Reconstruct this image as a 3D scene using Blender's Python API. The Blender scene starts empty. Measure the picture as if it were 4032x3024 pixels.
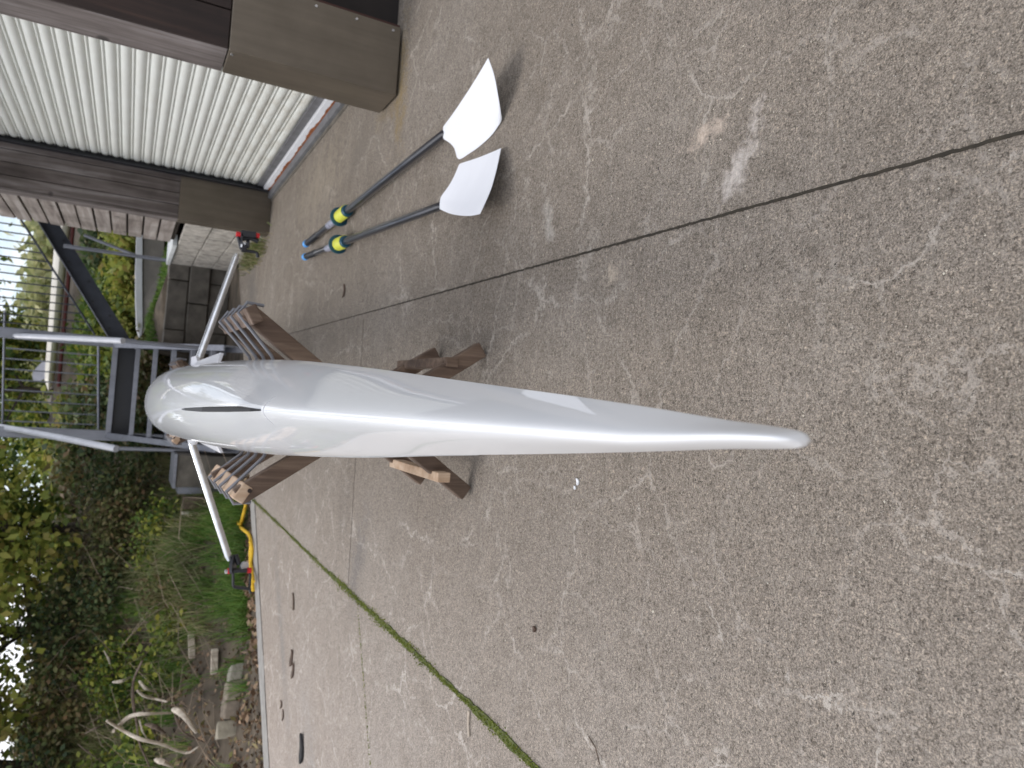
import bpy, math, random
import numpy as np
from mathutils import Vector, Matrix
random.seed(7); RNG = np.random.default_rng(11)
S = bpy.context.scene
C = bpy.context.collection
R = math.radians

# ------------------------------------------------------------------ camera
F, CX, CY, H = 2850.0, 1512.0, 2016.0, 1.0
def _ray(u, v): return Vector(((u-CX)/F, (v-CY)/F, 1.0))
_Y = _ray(1522, 503).normalized()
_D = _ray(1040, 7500); _D = (_D - _Y*_D.dot(_Y)).normalized(); _Z = -_D
_X = _Y.cross(_Z)
M = Matrix((_X, _Y, _Z))
cam_d = bpy.data.cameras.new("camera"); cam = bpy.data.objects.new("camera", cam_d); C.objects.link(cam)
cam_d.sensor_fit = 'HORIZONTAL'; cam_d.sensor_width = 36; cam_d.lens = F/4032*36
cam_d.clip_start = 0.02; cam_d.clip_end = 3000
rt, dn, fw = M.col[0], M.col[1], M.col[2]      # the phone was held upright, the picture lies on its side
cam.matrix_world = Matrix(((dn.x, rt.x, -fw.x, 0), (dn.y, rt.y, -fw.y, 0), (dn.z, rt.z, -fw.z, H), (0, 0, 0, 1)))
cam_d.dof.use_dof = True; cam_d.dof.focus_distance = 1.2; cam_d.dof.aperture_fstop = 7.0
S.camera = cam

# ------------------------------------------------------------------ sky and sun
w = bpy.data.worlds.new("World"); S.world = w; w.use_nodes = True
nt = w.node_tree; nt.nodes.clear()
SUN_EL, SUN_AZ = R(56), R(-66)     # azimuth measured from +Y towards +X
out = nt.nodes.new('ShaderNodeOutputWorld'); bg = nt.nodes.new('ShaderNodeBackground')
sky = nt.nodes.new('ShaderNodeTexSky'); sky.sky_type = 'NISHITA'; sky.sun_disc = False
sky.sun_elevation = SUN_EL; sky.sun_rotation = SUN_AZ; sky.air_density = 1.0; sky.dust_density = 1.5
tc = nt.nodes.new('ShaderNodeTexCoord'); mp = nt.nodes.new('ShaderNodeMapping'); mp.inputs['Scale'].default_value = (1, 1, 2.6)
nz = nt.nodes.new('ShaderNodeTexNoise'); nz.inputs['Scale'].default_value = 2.6; nz.inputs['Detail'].default_value = 8; nz.inputs['Roughness'].default_value = 0.6
rp = nt.nodes.new('ShaderNodeValToRGB'); rp.color_ramp.elements[0].position = 0.36; rp.color_ramp.elements[1].position = 0.56
mx = nt.nodes.new('ShaderNodeMix'); mx.data_type = 'RGBA'
mx.inputs[7].default_value = (8.6, 8.7, 9.0, 1)
nt.links.new(tc.outputs['Generated'], mp.inputs['Vector']); nt.links.new(mp.outputs[0], nz.inputs['Vector'])
nt.links.new(nz.outputs['Fac'], rp.inputs['Fac']); nt.links.new(rp.outputs['Color'], mx.inputs[0])
nt.links.new(sky.outputs[0], mx.inputs[6]); nt.links.new(mx.outputs[2], bg.inputs['Color'])
bg.inputs['Strength'].default_value = 0.125
nt.links.new(bg.outputs[0], out.inputs[0])
sd = bpy.data.lights.new("sun", 'SUN'); sun = bpy.data.objects.new("sun", sd); C.objects.link(sun)
sd.energy = 1.0; sd.angle = R(22); sd.color = (1.0, 0.965, 0.92)
sdir = Vector((math.sin(SUN_AZ)*math.cos(SUN_EL), math.cos(SUN_AZ)*math.cos(SUN_EL), math.sin(SUN_EL)))
sun.rotation_euler = (-sdir).to_track_quat('-Z', 'Y').to_euler()
S.view_settings.view_transform = 'Standard'; S.view_settings.look = 'None'
S.view_settings.exposure = 0.52; S.view_settings.gamma = 1.0
S.render.engine = 'CYCLES'

# ------------------------------------------------------------------ helpers
def at(px, py, z=None, y=None, x=None):
    """world point seen at a photo pixel, on a plane of given z, y or x"""
    r = M @ _ray(3024-py, px)
    if z is not None: t = (z-H)/r.z
    elif y is not None: t = y/r.y
    else: t = x/r.x
    return Vector((0, 0, H)) + r*t
WL = {}
def setp(o, label=None, cat=None, group=None, kind=None):
    if label: o['label'] = label
    if cat: o['category'] = cat
    if group: o['group'] = group
    if kind: o['kind'] = kind
    return o
def thing(name, loc, label, cat, group=None):
    o = bpy.data.objects.new(name, None); C.objects.link(o); o.location = loc; WL[o.name] = Vector(loc)
    o.empty_display_size = 0.1
    return setp(o, label, cat, group)
def mk(name, vf, mat, parent=None, loc=None, smooth=False, label=None, cat=None, group=None, kind=None, bevel=0, sharp=40):
    v, f = vf
    v = np.asarray([tuple(p) for p in v], dtype=float) if not isinstance(v, np.ndarray) else v
    if parent is not None: base = WL[parent.name]
    elif loc is not None: base = Vector(loc)
    else: base = Vector((0, 0, 0))
    v = v - np.array(base)
    me = bpy.data.meshes.new(name)
    if isinstance(f, np.ndarray):
        n = f.shape[1]; me.vertices.add(len(v)); me.vertices.foreach_set('co', v.ravel())
        me.loops.add(f.size); me.loops.foreach_set('vertex_index', f.ravel().astype(np.int32))
        me.polygons.add(len(f)); me.polygons.foreach_set('loop_start', np.arange(0, f.size, n, dtype=np.int32))
        me.update(calc_edges=True)
    else:
        me.from_pydata([tuple(p) for p in v], [], f); me.update()
    me.validate()
    if smooth:
        me.polygons.foreach_set('use_smooth', [True]*len(me.polygons))
        try: me.set_sharp_from_angle(angle=R(sharp))
        except Exception: pass
    o = bpy.data.objects.new(name, me); C.objects.link(o)
    if mat: me.materials.append(mat)
    if parent is not None: o.parent = parent
    elif loc is not None: o.location = loc
    WL[o.name] = base
    if bevel:
        b = o.modifiers.new('bevel', 'BEVEL'); b.width = bevel; b.segments = 2; b.limit_method = 'ANGLE'
    return setp(o, label, cat, group, kind)
def join(*vfs):
    V, Fa = [], []
    for v, f in vfs:
        n = len(V); V += [tuple(p) for p in v]; Fa += [tuple(i+n for i in q) for q in f]
    return V, Fa
BF = [(0, 3, 2, 1), (4, 5, 6, 7), (0, 1, 5, 4), (1, 2, 6, 5), (2, 3, 7, 6), (3, 0, 4, 7)]
def box(x0, x1, y0, y1, z0, z1):
    return [(x0, y0, z0), (x1, y0, z0), (x1, y1, z0), (x0, y1, z0), (x0, y0, z1), (x1, y0, z1), (x1, y1, z1), (x0, y1, z1)], list(BF)
def plank(p0, p1, wdir, wid, th):
    """board from p0 to p1, wid across wdir, th along the third axis"""
    p0, p1 = Vector(p0), Vector(p1); d = (p1-p0).normalized()
    a = Vector(wdir); a = (a - d*a.dot(d)).normalized(); b = d.cross(a)
    V = []
    for p in (p0, p1):
        for s, t in ((-1, -1), (1, -1), (1, 1), (-1, 1)): V.append(p + a*(s*wid/2) + b*(t*th/2))
    return V, list(BF)
def tube(pts, r, n=10, cap=True, jit=0):
    pts = [Vector(p) for p in pts]; rr = r if isinstance(r, (list, tuple)) else [r]*len(pts)
    V, Fa = [], []; prev = None
    for i, p in enumerate(pts):
        d = (pts[min(i+1, len(pts)-1)] - pts[max(i-1, 0)]).normalized()
        if prev is None:
            a = d.orthogonal().normalized()
        else:
            a = (prev - d*prev.dot(d)).normalized()
        prev = a; b = d.cross(a)
        for k in range(n):
            t = 2*math.pi*k/n; q = rr[i]*(1+random.uniform(-jit, jit))
            V.append(p + a*(q*math.cos(t)) + b*(q*math.sin(t)))
    for i in range(len(pts)-1):
        for k in range(n):
            Fa.append((i*n+k, i*n+(k+1) % n, (i+1)*n+(k+1) % n, (i+1)*n+k))
    if cap:
        Fa.append(tuple(range(n-1, -1, -1))); Fa.append(tuple((len(pts)-1)*n+k for k in range(n)))
    return V, Fa
def spline(pts, n=6):
    pts = [Vector(p) for p in pts]; out = []
    P = [pts[0]*2-pts[1]] + pts + [pts[-1]*2-pts[-2]]
    for i in range(1, len(P)-2):
        for k in range(n):
            t = k/n; a, b, c, d = P[i-1], P[i], P[i+1], P[i+2]
            out.append(0.5*((2*b) + (c-a)*t + (2*a-5*b+4*c-d)*t*t + (-a+3*b-3*c+d)*t**3))
    out.append(pts[-1]); return out
def disc(p, axis, r, th, n=20, r2=None):
    p = Vector(p); ax = Vector(axis).normalized()
    return tube([p-ax*th/2, p+ax*th/2], [r, r2 or r], n)

# ------------------------------------------------------------------ materials
def newmat(name):
    m = bpy.data.materials.new(name); m.use_nodes = True; t = m.node_tree
    return m, t, t.nodes['Principled BSDF']
def N(t, typ, **k):
    n = t.nodes.new(typ)
    for a, b in k.items():
        if a.startswith('i_'): n.inputs[a[2:].replace('_', ' ')].default_value = b
        else: setattr(n, a, b)
    return n
def ramp(t, src, stops):
    r = t.nodes.new('ShaderNodeValToRGB'); e = r.color_ramp.elements
    while len(e) < len(stops): e.new(0.5)
    for i, (p, c) in enumerate(stops):
        e[i].position = p; e[i].color = (*c, 1) if len(c) == 3 else c
    t.links.new(src, r.inputs['Fac']); return r.outputs['Color']
def coords(t, scale=(1, 1, 1), rot=(0, 0, 0)):
    tc = t.nodes.new('ShaderNodeTexCoord'); mp = t.nodes.new('ShaderNodeMapping')
    mp.inputs['Scale'].default_value = scale; mp.inputs['Rotation'].default_value = rot
    t.links.new(tc.outputs['Object'], mp.inputs['Vector']); return mp.outputs[0]
def noise(t, vec, scale, detail=4, rough=0.55, dist=0):
    n = N(t, 'ShaderNodeTexNoise'); n.inputs['Scale'].default_value = scale; n.inputs['Detail'].default_value = detail
    n.inputs['Roughness'].default_value = rough; n.inputs['Distortion'].default_value = dist
    t.links.new(vec, n.inputs['Vector']); return n.outputs['Fac']
def mixc(t, fac, a, b, mode='MIX'):
    m = t.nodes.new('ShaderNodeMix'); m.data_type = 'RGBA'; m.blend_type = mode
    for s, i in ((fac, 0), (a, 6), (b, 7)):
        if hasattr(s, 'is_linked') or hasattr(s, 'links'): t.links.new(s, m.inputs[i])
        else: m.inputs[i].default_value = s if i == 0 else (*s, 1)
    return m.outputs[2]
def math2(t, op, a, b=None, clamp=False):
    m = t.nodes.new('ShaderNodeMath'); m.operation = op; m.use_clamp = clamp
    for i, s in enumerate((a, b)):
        if s is None: continue
        if hasattr(s, 'links'): t.links.new(s, m.inputs[i])
        else: m.inputs[i].default_value = s
    return m.outputs[0]
def bump(t, bs, h, strength=0.3, dist=0.01):
    b = t.nodes.new('ShaderNodeBump'); b.inputs['Strength'].default_value = strength; b.inputs['Distance'].default_value = dist
    t.links.new(h, b.inputs['Height']); t.links.new(b.outputs[0], bs.inputs['Normal'])
def simple(name, col, rough=0.5, metal=0, var=0.12, scale=8, bmp=0.0, spec=0.5, coat=0):
    m, t, bs = newmat(name); v = coords(t); f = noise(t, v, scale, 6)
    lo = tuple(c*(1-var) for c in col); hi = tuple(min(1, c*(1+var)) for c in col)
    t.links.new(ramp(t, f, [(0.3, lo), (0.7, hi)]), bs.inputs['Base Color'])
    bs.inputs['Roughness'].default_value = rough; bs.inputs['Metallic'].default_value = metal
    bs.inputs['Specular IOR Level'].default_value = spec; bs.inputs['Coat Weight'].default_value = coat
    if bmp: bump(t, bs, noise(t, v, scale*6, 6), bmp, 0.005)
    return m

def m_concrete():
    m, t, bs = newmat('concrete'); v = coords(t)
    big = noise(t, v, 0.9, 6, 0.62); med = noise(t, v, 9, 7, 0.68, 0.3); mot = noise(t, v, 34, 5, 0.7, 0.4); fine = noise(t, v, 120, 4, 0.7, 0.5); grit = noise(t, v, 300, 3, 0.7, 0.4)
    base = ramp(t, big, [(0.30, (0.236, 0.208, 0.178)), (0.5, (0.264, 0.236, 0.206)), (0.70, (0.302, 0.276, 0.248))])
    base = mixc(t, 0.8, base, ramp(t, med, [(0.28, (0.82, 0.81, 0.79)), (0.5, (1, 1, 1)), (0.75, (1.13, 1.12, 1.11))]), 'MULTIPLY')
    base = mixc(t, 0.75, base, ramp(t, mot, [(0.32, (0.76, 0.75, 0.73)), (0.48, (1, 1, 1)), (0.72, (1.18, 1.17, 1.15))]), 'MULTIPLY')
    base = mixc(t, 0.9, base, ramp(t, fine, [(0.34, (0.42, 0.40, 0.38)), (0.45, (0.90, 0.89, 0.88)), (0.56, (1.06, 1.06, 1.06)), (0.68, (1.6, 1.54, 1.46))]), 'MULTIPLY')
    base = mixc(t, 0.9, base, ramp(t, grit, [(0.34, (0.42, 0.40, 0.38)), (0.5, (1, 1, 1)), (0.64, (1.65, 1.60, 1.54))]), 'MULTIPLY')
    # pale hairline mineral veins, broken up
    dn = N(t, 'ShaderNodeTexNoise'); dn.inputs['Scale'].default_value = 9; dn.inputs['Detail'].default_value = 8; dn.inputs['Roughness'].default_value = 0.7; t.links.new(v, dn.inputs['Vector'])
    va = t.nodes.new('ShaderNodeVectorMath'); va.operation = 'SCALE'; va.inputs['Scale'].default_value = 0.16; t.links.new(dn.outputs['Color'], va.inputs[0])
    vb = t.nodes.new('ShaderNodeVectorMath'); vb.operation = 'ADD'; t.links.new(v, vb.inputs[0]); t.links.new(va.outputs[0], vb.inputs[1])
    for sc, wd, amt, seed, cc in ((2.3, 0.0058, 0.85, 3.0, (0.54, 0.50, 0.45)), (4.4, 0.009, 0.70, 9.0, (0.49, 0.45, 0.405)), (9.0, 0.014, 0.4, 15.0, (0.42, 0.385, 0.34))):
        vo = t.nodes.new('ShaderNodeTexVoronoi'); vo.feature = 'DISTANCE_TO_EDGE'; vo.inputs['Scale'].default_value = sc
        t.links.new(vb.outputs[0], vo.inputs['Vector'])
        line = ramp(t, vo.outputs['Distance'], [(0.0, (1, 1, 1)), (wd*.8, (0.7, 0.7, 0.7)), (wd*1.9, (0, 0, 0))])
        mp = t.nodes.new('ShaderNodeMapping'); mp.inputs['Location'].default_value = (seed, seed*2, 0); t.links.new(v, mp.inputs[0])
        mask = ramp(t, noise(t, mp.outputs[0], 3.2, 6, 0.7), [(0.44, (0, 0, 0)), (0.56, (amt, amt, amt))])
        gap = ramp(t, mot, [(0.36, (0.35, 0.35, 0.35)), (0.5, (1, 1, 1))])
        k = math2(t, 'MULTIPLY', math2(t, 'MULTIPLY', line, mask, True), gap, True)
        base = mixc(t, k, base, cc)
    # light stones and dark grains set in the surface
    for sc, thr, cc, rnd in ((95, 0.22, (0.55, 0.49, 0.41), 0.93), (26, 0.10, (0.045, 0.045, 0.05), 0.95), (170, 0.28, (0.56, 0.52, 0.46), 0.86), (150, 0.3, (0.05, 0.045, 0.04), 0.9)):
        vo = t.nodes.new('ShaderNodeTexVoronoi'); vo.inputs['Scale'].default_value = sc; t.links.new(vb.outputs[0], vo.inputs['Vector'])
        dot = math2(t, 'LESS_THAN', vo.outputs['Distance'], thr)
        sp = t.nodes.new('ShaderNodeSeparateColor'); t.links.new(vo.outputs['Color'], sp.inputs[0])
        pick = math2(t, 'GREATER_THAN', sp.outputs[0], rnd)
        base = mixc(t, math2(t, 'MULTIPLY', dot, pick), base, cc)
    # paler, pinker open side, darker building side: sky light and shade painted in
    sx = t.nodes.new('ShaderNodeSeparateXYZ'); t.links.new(v, sx.inputs[0])
    wx = math2(t, 'ADD', sx.outputs[0], math2(t, 'MULTIPLY', math2(t, 'ADD', big, math2(t, 'MULTIPLY', med, 0.35)), 1.1))
    base = mixc(t, 1.0, base, ramp(t, math2(t, 'MULTIPLY', math2(t, 'ADD', wx, 2.0), 0.25, True),
                                   [(0.05, (1.52, 1.47, 1.50)), (0.45, (1.12, 1.10, 1.10)), (0.68, (0.84, 0.82, 0.80))]), 'MULTIPLY')
    # stains and darker or paler patches with a shape of their own: x, y, half-width, half-length, turn, colour, strength
    for (cx, cy, ra, rb, rot, cc, am) in ((1.43, 3.17, 0.10, 0.42, 1.62, (0.23, 0.165, 0.075), 0.8), (1.40, 3.35, 0.10, 0.25, 0.1, (0.20, 0.15, 0.08), 0.55),
                                          (-0.76, 3.30, 0.14, 0.34, 1.3, (0.145, 0.135, 0.13), 0.6), (0.50, 1.02, 0.035, 0.12, 1.1, (0.52, 0.47, 0.43), 0.9), (0.585, 1.12, 0.025, 0.07, 0.3, (0.55, 0.45, 0.37), 0.8),
                                          (0.40, 1.52, 0.03, 0.07, 1.2, (0.46, 0.42, 0.37), 0.7), (0.33, 1.42, 0.03, 0.03, 0.0, (0.5, 0.42, 0.33), 0.5), (0.53, 1.74, 0.03, 0.10, 1.9, (0.42, 0.39, 0.35), 0.7),
                                          (1.36, 4.75, 0.28, 0.8, 0.0, (0.34, 0.29, 0.225), 0.55), (1.3, 3.85, 0.15, 0.25, 0.4, (0.16, 0.14, 0.12), 0.45), (0.9, 7.4, 0.9, 0.35, 0.75, (0.11, 0.105, 0.10), 0.6), (-2.2, 3.6, 0.8, 0.22, 0.8, (0.22, 0.215, 0.21), 0.5), (-1.6, 4.8, 0.9, 0.10, 0.75, (0.20, 0.195, 0.19), 0.5)):
        mp = t.nodes.new('ShaderNodeMapping'); mp.vector_type = 'TEXTURE'; mp.inputs['Location'].default_value = (cx, cy, 0); mp.inputs['Rotation'].default_value = (0, 0, rot); mp.inputs['Scale'].default_value = (ra, rb, 1)
        t.links.new(v, mp.inputs[0])
        ln = t.nodes.new('ShaderNodeVectorMath'); ln.operation = 'LENGTH'; t.links.new(mp.outputs[0], ln.inputs[0])
        rag = math2(t, 'ADD', math2(t, 'MULTIPLY', math2(t, 'SUBTRACT', med, 0.5), 2.6), math2(t, 'MULTIPLY', math2(t, 'SUBTRACT', mot, 0.5), 3.0))
        k = math2(t, 'MULTIPLY', math2(t, 'ADD', math2(t, 'SUBTRACT', 0.95, ln.outputs['Value']), rag, True), am, True)
        base = mixc(t, k, base, mixc(t, 0.85, cc, ramp(t, fine, [(0.3, (0.6, 0.6, 0.6)), (0.5, (1, 1, 1)), (0.7, (1.3, 1.3, 1.3))]), 'MULTIPLY'))
    t.links.new(base, bs.inputs['Base Color']); bs.inputs['Roughness'].default_value = 0.85
    bs.inputs['Specular IOR Level'].default_value = 0.25
    hgt = math2(t, 'ADD', math2(t, 'MULTIPLY', fine, 1.0), math2(t, 'MULTIPLY', grit, 0.8))
    bump(t, bs, hgt, 0.7, 0.006)
    return m
def m_wood(name, cols, rough=0.7, gs=1.0, axis=2, bmp=0.3, knots=True):
    m, t, bs = newmat(name); sc = [26*gs, 26*gs, 26*gs]; sc[axis] = 1.6*gs
    v = coords(t, tuple(sc)); v0 = coords(t)
    g = noise(t, v, 1.0, 8, 0.65, 0.6); b = noise(t, v0, 3.5, 4)
    c = ramp(t, g, [(0.28, cols[0]), (0.5, cols[1]), (0.72, cols[2])])
    c = mixc(t, 0.8, c, ramp(t, b, [(0.32, (0.6, 0.58, 0.56)), (0.6, (1.1, 1.1, 1.1))]), 'MULTIPLY')
    if knots:
        vo = t.nodes.new('ShaderNodeTexVoronoi'); vo.inputs['Scale'].default_value = 4.5; t.links.new(v0, vo.inputs['Vector'])
        kn = ramp(t, vo.outputs['Distance'], [(0.07, (1, 1, 1)), (0.13, (0, 0, 0))])
        c = mixc(t, math2(t, 'MULTIPLY', kn, 0.8), c, tuple(x*0.35 for x in cols[0]))
    t.links.new(c, bs.inputs['Base Color']); bs.inputs['Roughness'].default_value = rough
    bump(t, bs, g, bmp, 0.004); return m
def m_leaf(name, cols, rough=0.55, trans=0.25):
    m, t, bs = newmat(name); g = t.nodes.new('ShaderNodeNewGeometry')
    st = [(i/(len(cols)-1), c) for i, c in enumerate(cols)]
    r = ramp(t, g.outputs['Random Per Island'], st)
    v = coords(t); r = mixc(t, 0.7, r, ramp(t, noise(t, v, 2.2, 3), [(0.3, (0.55, 0.6, 0.6)), (0.7, (1.35, 1.25, 1.1))]), 'MULTIPLY')
    t.links.new(r, bs.inputs['Base Color']); bs.inputs['Roughness'].default_value = rough
    bs.inputs['Specular IOR Level'].default_value = 0.3
    tr = t.nodes.new('ShaderNodeBsdfTranslucent'); t.links.new(r, tr.inputs['Color'])
    mxs = t.nodes.new('ShaderNodeMixShader'); mxs.inputs[0].default_value = trans
    t.links.new(bs.outputs[0], mxs.inputs[1]); t.links.new(tr.outputs[0], mxs.inputs[2])
    t.links.new(mxs.outputs[0], t.nodes['Material Output'].inputs['Surface'])
    return m
def m_hull():
    m, t, bs = newmat('white_gelcoat'); v = coords(t)
    c = ramp(t, noise(t, v, 3.0, 4), [(0.3, (0.70, 0.71, 0.73)), (0.7, (0.74, 0.745, 0.755))])
    # faint grubby smears
    sm = ramp(t, noise(t, coords(t, (20, 2.5, 20)), 1.4, 6, 0.7), [(0.60, (1, 1, 1)), (0.78, (0.90, 0.89, 0.87))])
    c = mixc(t, 0.6, c, sm, 'MULTIPLY')
    t.links.new(c, bs.inputs['Base Color'])
    rr = ramp(t, noise(t, v, 14, 6, 0.7), [(0.35, (0.42, 0.42, 0.42)), (0.75, (0.55, 0.55, 0.55))])
    t.links.new(rr, bs.inputs['Roughness']); bs.inputs['Specular IOR Level'].default_value = 0.35
    bs.inputs['Coat Weight'].default_value = 0.8; bs.inputs['Coat Roughness'].default_value = 0.03; bs.inputs['Coat IOR'].default_value = 1.5
    bump(t, bs, noise(t, coords(t, (6, 1.5, 6)), 4, 3), 0.05, 0.003)
    return m
def m_metal(name, col, rough=0.3, streak=2):
    m, t, bs = newmat(name); sc = [30, 30, 30]; sc[streak] = 2
    f = noise(t, coords(t, tuple(sc)), 1.0, 6); g = noise(t, coords(t), 5, 5)
    c = ramp(t, f, [(0.3, tuple(x*0.8 for x in col)), (0.7, col)])
    c = mixc(t, 0.5, c, ramp(t, g, [(0.35, (0.7, 0.69, 0.67)), (0.65, (1.05, 1.05, 1.05))]), 'MULTIPLY')
    t.links.new(c, bs.inputs['Base Color']); bs.inputs['Metallic'].default_value = 0.85
    bs.inputs['Roughness'].default_value = rough; return m

def m_roller():
    m, t, bs = newmat('cream_roller'); v = coords(t)
    sx = t.nodes.new('ShaderNodeSeparateXYZ'); t.links.new(v, sx.inputs[0])
    hgt = math2(t, 'SUBTRACT', 1.0, math2(t, 'MULTIPLY', sx.outputs[2], 1.4), True)
    d = ramp(t, noise(t, coords(t, (1, 1, 3)), 5, 8, 0.7), [(0.42, (0, 0, 0)), (0.75, (1, 1, 1))])
    k = math2(t, 'MULTIPLY', d, math2(t, 'ADD', math2(t, 'MULTIPLY', hgt, 0.75), 0.18), True)
    c = mixc(t, k, (0.70, 0.71, 0.67), (0.38, 0.33, 0.25))
    t.links.new(c, bs.inputs['Base Color']); bs.inputs['Roughness'].default_value = 0.42; return m
CONC = m_concrete()
KERB = simple('kerb_concrete', (0.31, 0.295, 0.275), 0.85, var=0.2, scale=14, bmp=0.4)
BLOCKC = simple('block_concrete', (0.135, 0.12, 0.10), 0.9, var=0.35, scale=7, bmp=0.6)
BLOCKW = simple('whitewashed_block', (0.40, 0.37, 0.33), 0.95, var=0.4, scale=16, bmp=1.0)
SOIL = simple('soil', (0.10, 0.078, 0.055), 0.95, var=0.5, scale=5, bmp=0.9)
JOINT = simple('joint_dirt', (0.028, 0.022, 0.014), 0.9, var=0.4, scale=30, bmp=0.5)
MOSSJ = simple('moss_joint', (0.10, 0.115, 0.035), 0.95, var=0.5, scale=25, bmp=0.9)
MOSS = m_leaf('moss', [(0.10, 0.14, 0.02), (0.16, 0.20, 0.03), (0.24, 0.25, 0.06)], 0.8, 0.15)
HULL = m_hull()
CARB = simple('black_carbon', (0.012, 0.012, 0.013), 0.4, var=0.2)
SHAFT = simple('carbon_shaft', (0.022, 0.022, 0.028), 0.30, var=0.25, coat=0.6)
BLADE = simple('blade_white', (0.74, 0.75, 0.79), 0.6, var=0.02, spec=0.3)
TEAL = simple('collar_teal', (0.005, 0.07, 0.115), 0.4, var=0.1)
YEL = simple('button_yellow', (0.60, 0.62, 0.07), 0.45, var=0.05)
BLUE = simple('grip_blue', (0.09, 0.34, 0.75), 0.55, var=0.08)
RED = simple('bushing_red', (0.62, 0.012, 0.02), 0.4, var=0.08)
BLK = simple('black_plastic', (0.014, 0.015, 0.02), 0.42, var=0.15)
RUBG = simple('grey_band', (0.17, 0.172, 0.19), 0.5, var=0.1)
ALU = m_metal('aluminium', (0.82, 0.84, 0.88), 0.24)
ALUP = simple('anodised_plate', (0.62, 0.62, 0.65), 0.38, metal=0.4, var=0.08)
GALV = m_metal('painted_steel', (0.30, 0.31, 0.35), 0.5)
GALVL = simple('light_handrail', (0.52, 0.53, 0.57), 0.45, metal=0.2, var=0.1)
DARKS = simple('dark_steel', (0.040, 0.045, 0.058), 0.5, metal=0.3, var=0.25)
PLATE = m_metal('steel_plate', (0.155, 0.128, 0.098), 0.42)
PLATE.node_tree.nodes['Principled BSDF'].inputs['Metallic'].default_value = 0.35
TW = m_wood('trestle_wood', [(0.050, 0.028, 0.018), (0.105, 0.066, 0.044), (0.21, 0.148, 0.106)], gs=1.2)
TWL = m_wood('pale_wood', [(0.36, 0.22, 0.13), (0.50, 0.36, 0.25), (0.60, 0.47, 0.35)], gs=1.2)  # paler wood for the left-hand trestle rails
CLAD = m_wood('weathered_cladding', [(0.13, 0.10, 0.085), (0.29, 0.25, 0.225), (0.45, 0.41, 0.38)], 0.85, 0.6, axis=1)
POSTW = m_wood('weathered_post', [(0.055, 0.042, 0.038), (0.13, 0.108, 0.10), (0.26, 0.235, 0.23)], 0.85, 0.6, axis=2)
DARKW = m_wood('dark_post', [(0.012, 0.007, 0.006), (0.026, 0.015, 0.012), (0.055, 0.030, 0.022)], 0.8, 0.7, axis=2)  # dark brown timber, with the shaded front face painted into its colour
SHEET = m_roller()
WHP = simple('white_strip', (0.72, 0.73, 0.76), 0.5, var=0.06)
RUST = simple('rust', (0.25, 0.075, 0.02), 0.9, var=0.5, scale=30, bmp=0.4)
ANG = simple('grey_angle', (0.17, 0.17, 0.18), 0.55, metal=0.3, var=0.25, scale=12)
ROPE = simple('yellow_rope', (0.72, 0.44, 0.02), 0.7, var=0.2, scale=60)
DRIFT = m_wood('bleached_branch', [(0.34, 0.27, 0.20), (0.56, 0.48, 0.39), (0.72, 0.66, 0.56)], 0.85, 1.0, knots=False)
BRAN = m_wood('brown_branch', [(0.06, 0.04, 0.03), (0.13, 0.095, 0.07), (0.22, 0.17, 0.13)], 0.9, 1.0, knots=False)
BARK = m_wood('bark', [(0.025, 0.02, 0.015), (0.06, 0.048, 0.038), (0.11, 0.09, 0.07)], 0.95, 0.8, knots=False)
REDP = simple('dark_red_band', (0.09, 0.012, 0.010), 0.5, var=0.2)
CREAM = simple('cream_hull', (0.74, 0.69, 0.60), 0.4, var=0.06)
GREYB = simple('grey_hull_side', (0.085, 0.075, 0.06), 0.6, var=0.2)
LEAFG = m_leaf('leaves_green', [(0.041, 0.081, 0.02), (0.108, 0.176, 0.034), (0.23, 0.284, 0.047), (0.365, 0.351, 0.068)])
LEAFD = m_leaf('leaves_dark', [(0.035, 0.06, 0.03), (0.07, 0.11, 0.045), (0.14, 0.18, 0.07), (0.19, 0.14, 0.07)])
LEAFY = m_leaf('leaves_autumn', [(0.1, 0.14, 0.03), (0.24, 0.29, 0.06), (0.42, 0.44, 0.1), (0.3, 0.24, 0.08)], trans=0.4)
LEAFB = m_leaf('leaves_sunlit', [(0.2, 0.24, 0.09), (0.36, 0.38, 0.18), (0.5, 0.49, 0.26), (0.22, 0.24, 0.14)], trans=0.4)
LEAFO = m_leaf('leaves_brown', [(0.09, 0.09, 0.04), (0.13, 0.15, 0.05), (0.22, 0.14, 0.08), (0.11, 0.16, 0.05), (0.28, 0.22, 0.13)])
GRASS = m_leaf('grass_green', [(0.06, 0.15, 0.025), (0.13, 0.25, 0.045), (0.24, 0.32, 0.09)], 0.6, 0.2)
DRYG = m_leaf('grass_dry', [(0.1, 0.15, 0.04), (0.22, 0.22, 0.1), (0.4, 0.35, 0.21), (0.09, 0.18, 0.035)], 0.7, 0.2)
LITTER = m_leaf('litter', [(0.078, 0.047, 0.031), (0.203, 0.133, 0.086), (0.374, 0.265, 0.187), (0.14, 0.14, 0.047)], 0.8, 0.05)

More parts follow.
